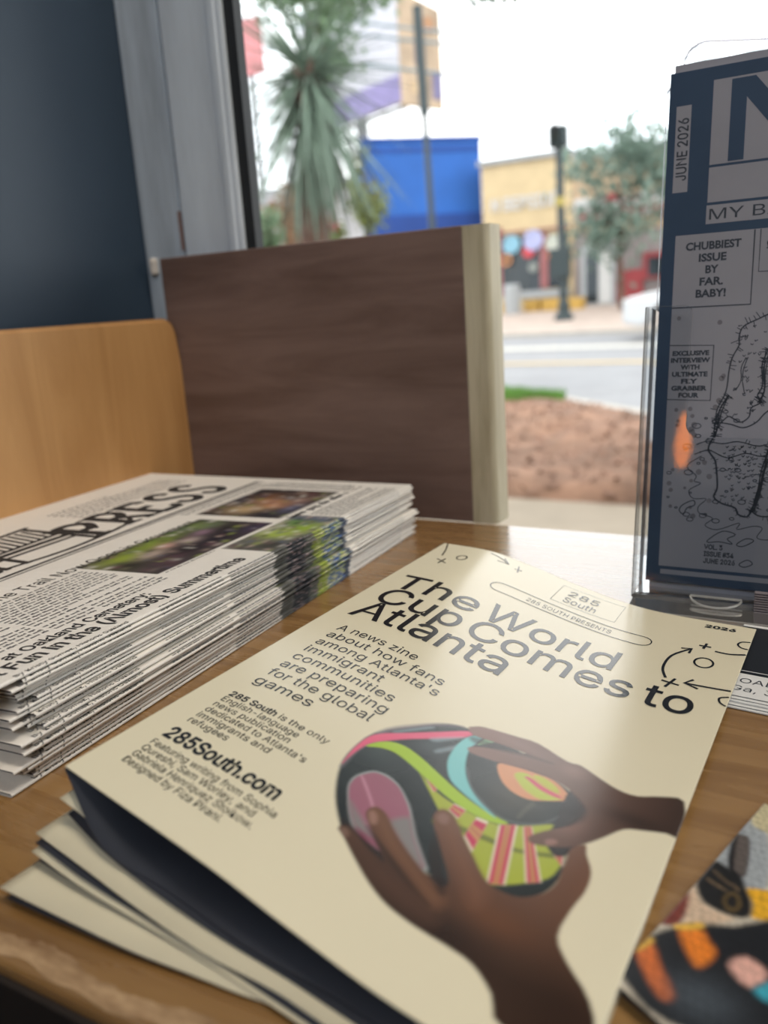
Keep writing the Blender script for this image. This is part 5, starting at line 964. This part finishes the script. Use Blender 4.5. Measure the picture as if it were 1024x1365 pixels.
def tree(label, px, py, Y, rx, rz, n, s, mat, seed, gr, name='leafy_tree', cat='tree'):
    c = at(px, py, Y); e = empty(name, (c[0], Y, gr), label, cat)
    MB().tube([(c[0] + .05, Y, gr - .05), (c[0] - .04, Y, (gr + c[2]) / 2), (c[0], Y, c[2] + rz * .4)], [.035 * rx + .03, .028 * rx + .03, .02], 8).obj('trunk', M_trunk, e)
    for k in range(5):
        a = 1.26 * k + seed; MB().tube([(c[0], Y, c[2] - rz * .5), (c[0] + rx * .55 * math.cos(a), Y + rx * .5 * math.sin(a), c[2] + rz * .35 * math.sin(k * 2.1))], [.02 * rx + .015, .01], 6).obj('branch', M_trunk, e)
    foliage('foliage', c, (rx, rx, rz), n, s, mat, e, seed); return e
tree('large green tree above and behind the yucca palm', 425, -10, 13, 1.35, 1.25, 2600, .10, M_lf, 3, G + .1)
tree('grey-green street tree in front of the red lettered shop', 828, 262, 23, 1.85, 2.25, 1500, .15, M_lf2, 5, gz(23))
tree('small yellow-green shrub at the left of the blue building', 488, 255, 9.5, .32, .55, 500, .06, M_yg, 9, G + .05, 'shrub', 'shrub')
tree('rusty leaved shrub at the foot of the yucca palm', 385, 290, 8.8, .55, .4, 700, .06, M_or, 12, G + .05, 'shrub', 'shrub')
tree('low green shrub beside the window frame', 352, 312, 7.7, .26, .35, 400, .05, M_lf, 15, G + .05, 'shrub', 'shrub')
fb = tree('small bush with red blossoms just above the back board', 436, 312, 7.6, .22, .16, 260, .04, M_yg, 18, G + .05, 'flowering_bush', 'shrub')
foliage('blossom', at(436, 308, 7.55), (.14, .14, .1), 140, .035, M_redf, fb, 21)
ob = empty('overhanging_branch', at(655, -6, 4), 'dark leafy twig hanging in at the top of the window', 'branch')
a = at(600, -30, 4); b = at(705, 2, 4); MB().tube([a, (a + b) / 2 + [0, 0, .02], b], [.008, .006, .003], 6).obj('twig', M_trunk, ob); foliage('foliage', at(662, -4, 4), (.17, .1, .035), 60, .03, pm('dark_leaf', (70, 96, 78), .6, .2, 8), ob, 30)
pk = empty('roadside_sign', at(336, 62, 20), 'pale pink upright sign panel beside the window frame', 'sign')
a, b = at(318, 105, 20), at(346, 22, 20); box('panel', (a[0], 19.9, a[2]), (b[0], 20.05, b[2]), pm('pink_panel', (232, 150, 152), .6, .12, 2), pk); MB().tube([((a[0] + b[0]) / 2, 20, gz(20)), ((a[0] + b[0]) / 2, 20, a[2])], .08, 8).obj('post', M_stg, pk)
fr_ = empty('distant_building', (-24, 46, 0), 'pale distant building low behind the yucca palm', 'building')
a, b = at(300, 330, 42), at(560, 222, 46); box('walls', (a[0] - 6, 44, -.5), (b[0], 50, b[2] - .6), pm('pale_distant_wall', (206, 204, 206), .8, .08, .5), fr_); box('roof', (a[0] - 6.2, 43.8, b[2] - .6), (b[0] + .2, 50.2, b[2] - .3), M_grey, fr_)
for k in range(4): box('window_pane', (b[0] - 3 - k * 3, 43.9, 1.2), (b[0] - 1.6 - k * 3, 44.0, 2.6), M_dark, fr_)

# ---- cars
M_tyre = pm('tyre_rubber', (30, 31, 33), .8); M_hub = pm('wheel_alloy', (150, 152, 156), .35, metal=.6); M_cglass = pm('car_glass', (48, 58, 66), .08, .1, 2); M_lamp = pm('lamp_lens', (220, 220, 214), .2)
def car(label, name, x, y, z, paint_, flip=1):
    e = empty(name, (x, y, z), label, 'car')
    body = [(0, .30), (0, .62), (.10, .72), (.95, .88), (1.15, .92), (3.55, .96), (4.2, .94), (4.38, .80), (4.40, .36), (4.2, .26), (3.78, .26)] + [(3.42 + .36 * math.cos(a), .30 + .36 * math.sin(a)) for a in np.linspace(0, math.pi, 9)] + [(1.22, .24)] + [(.82 + .36 * math.cos(a), .30 + .36 * math.sin(a)) for a in np.linspace(0, math.pi, 9)] + [(.3, .24)]
    def loft(name, poly, w0, w1, zsplit, mat):
        bm = bmesh.new(); vs = [bm.verts.new((x + flip * px, y - w0 + (w0 - w1) * (1 if pz > zsplit else 0), z + pz)) for px, pz in poly]; f = bm.faces.new(vs); n = len(vs)
        v2 = [bm.verts.new((x + flip * px, y + w0 - (w0 - w1) * (1 if pz > zsplit else 0), z + pz)) for px, pz in poly]; bm.faces.new(v2[::-1])
        for i in range(n): bm.faces.new((vs[i], v2[i], v2[(i + 1) % n], vs[(i + 1) % n]))
        bmesh.ops.recalc_face_normals(bm, faces=bm.faces[:]); bmesh.ops.bevel(bm, geom=[q for q in bm.edges if abs(q.verts[0].co.y - q.verts[1].co.y) < .4], offset=.04, segments=2, affect='EDGES', clamp_overlap=True)
        bm.verts.index_update(); o = obj(name, [v.co for v in bm.verts], [[v.index for v in f.verts] for f in bm.faces], mat, e, smooth=False); bm.free(); return o
    b = loft('body', body, .88, .84, .7, paint_)
    loft('cabin', [(1.12, .90), (1.85, 1.40), (3.15, 1.42), (3.85, .94)], .80, .62, 1.1, M_cglass); loft('roof', [(1.80, 1.385), (1.95, 1.44), (3.1, 1.46), (3.25, 1.40)], .64, .60, 1.41, paint_)
    for px, py in ((.82, -1), (.82, 1), (3.42, -1), (3.42, 1)):
        c = (x + flip * px, y + py * .78, z + .31); wv = MB(); n = 20
        for s_ in (-.1, .1): wv.v += [(c[0] + .31 * math.cos(a), c[1] + s_, c[2] + .31 * math.sin(a)) for a in np.linspace(0, 2 * math.pi, n, endpoint=False)]
        wv.f += [tuple(range(n)), tuple(range(2 * n - 1, n - 1, -1))] + [(i, (i + 1) % n, n + (i + 1) % n, n + i) for i in range(n)]
        w_ = wv.obj('wheel', M_tyre, e); MB().prism([(c[0] + .19 * math.cos(a), c[2] + .19 * math.sin(a)) for a in np.linspace(0, 2 * math.pi, 14, endpoint=False)], 1, c[1] - .115, c[1] + .115).obj('hub_cap', M_hub, w_)
    for s_ in (-.62, .62): MB().rbox((x + flip * .02 - .05, y + s_ - .14, z + .58), (x + flip * .02 + .05, y + s_ + .14, z + .70), .02).obj('headlamp', M_lamp, e)
    for t0, t1 in ((1.30, 2.42), (2.46, 3.4)): box('door', (min(x + flip * t0, x + flip * t1), y - .895, z + .34), (max(x + flip * t0, x + flip * t1), y - .875, z + .86), paint_, e)
    return e
car('white car passing on the road, half hidden by the acrylic holder', 'white_car', at(846, 425, 15.6)[0], 15.6, G - .02, pm('white_car_paint', (226, 228, 230), .25, .03, 2, coat=.6))
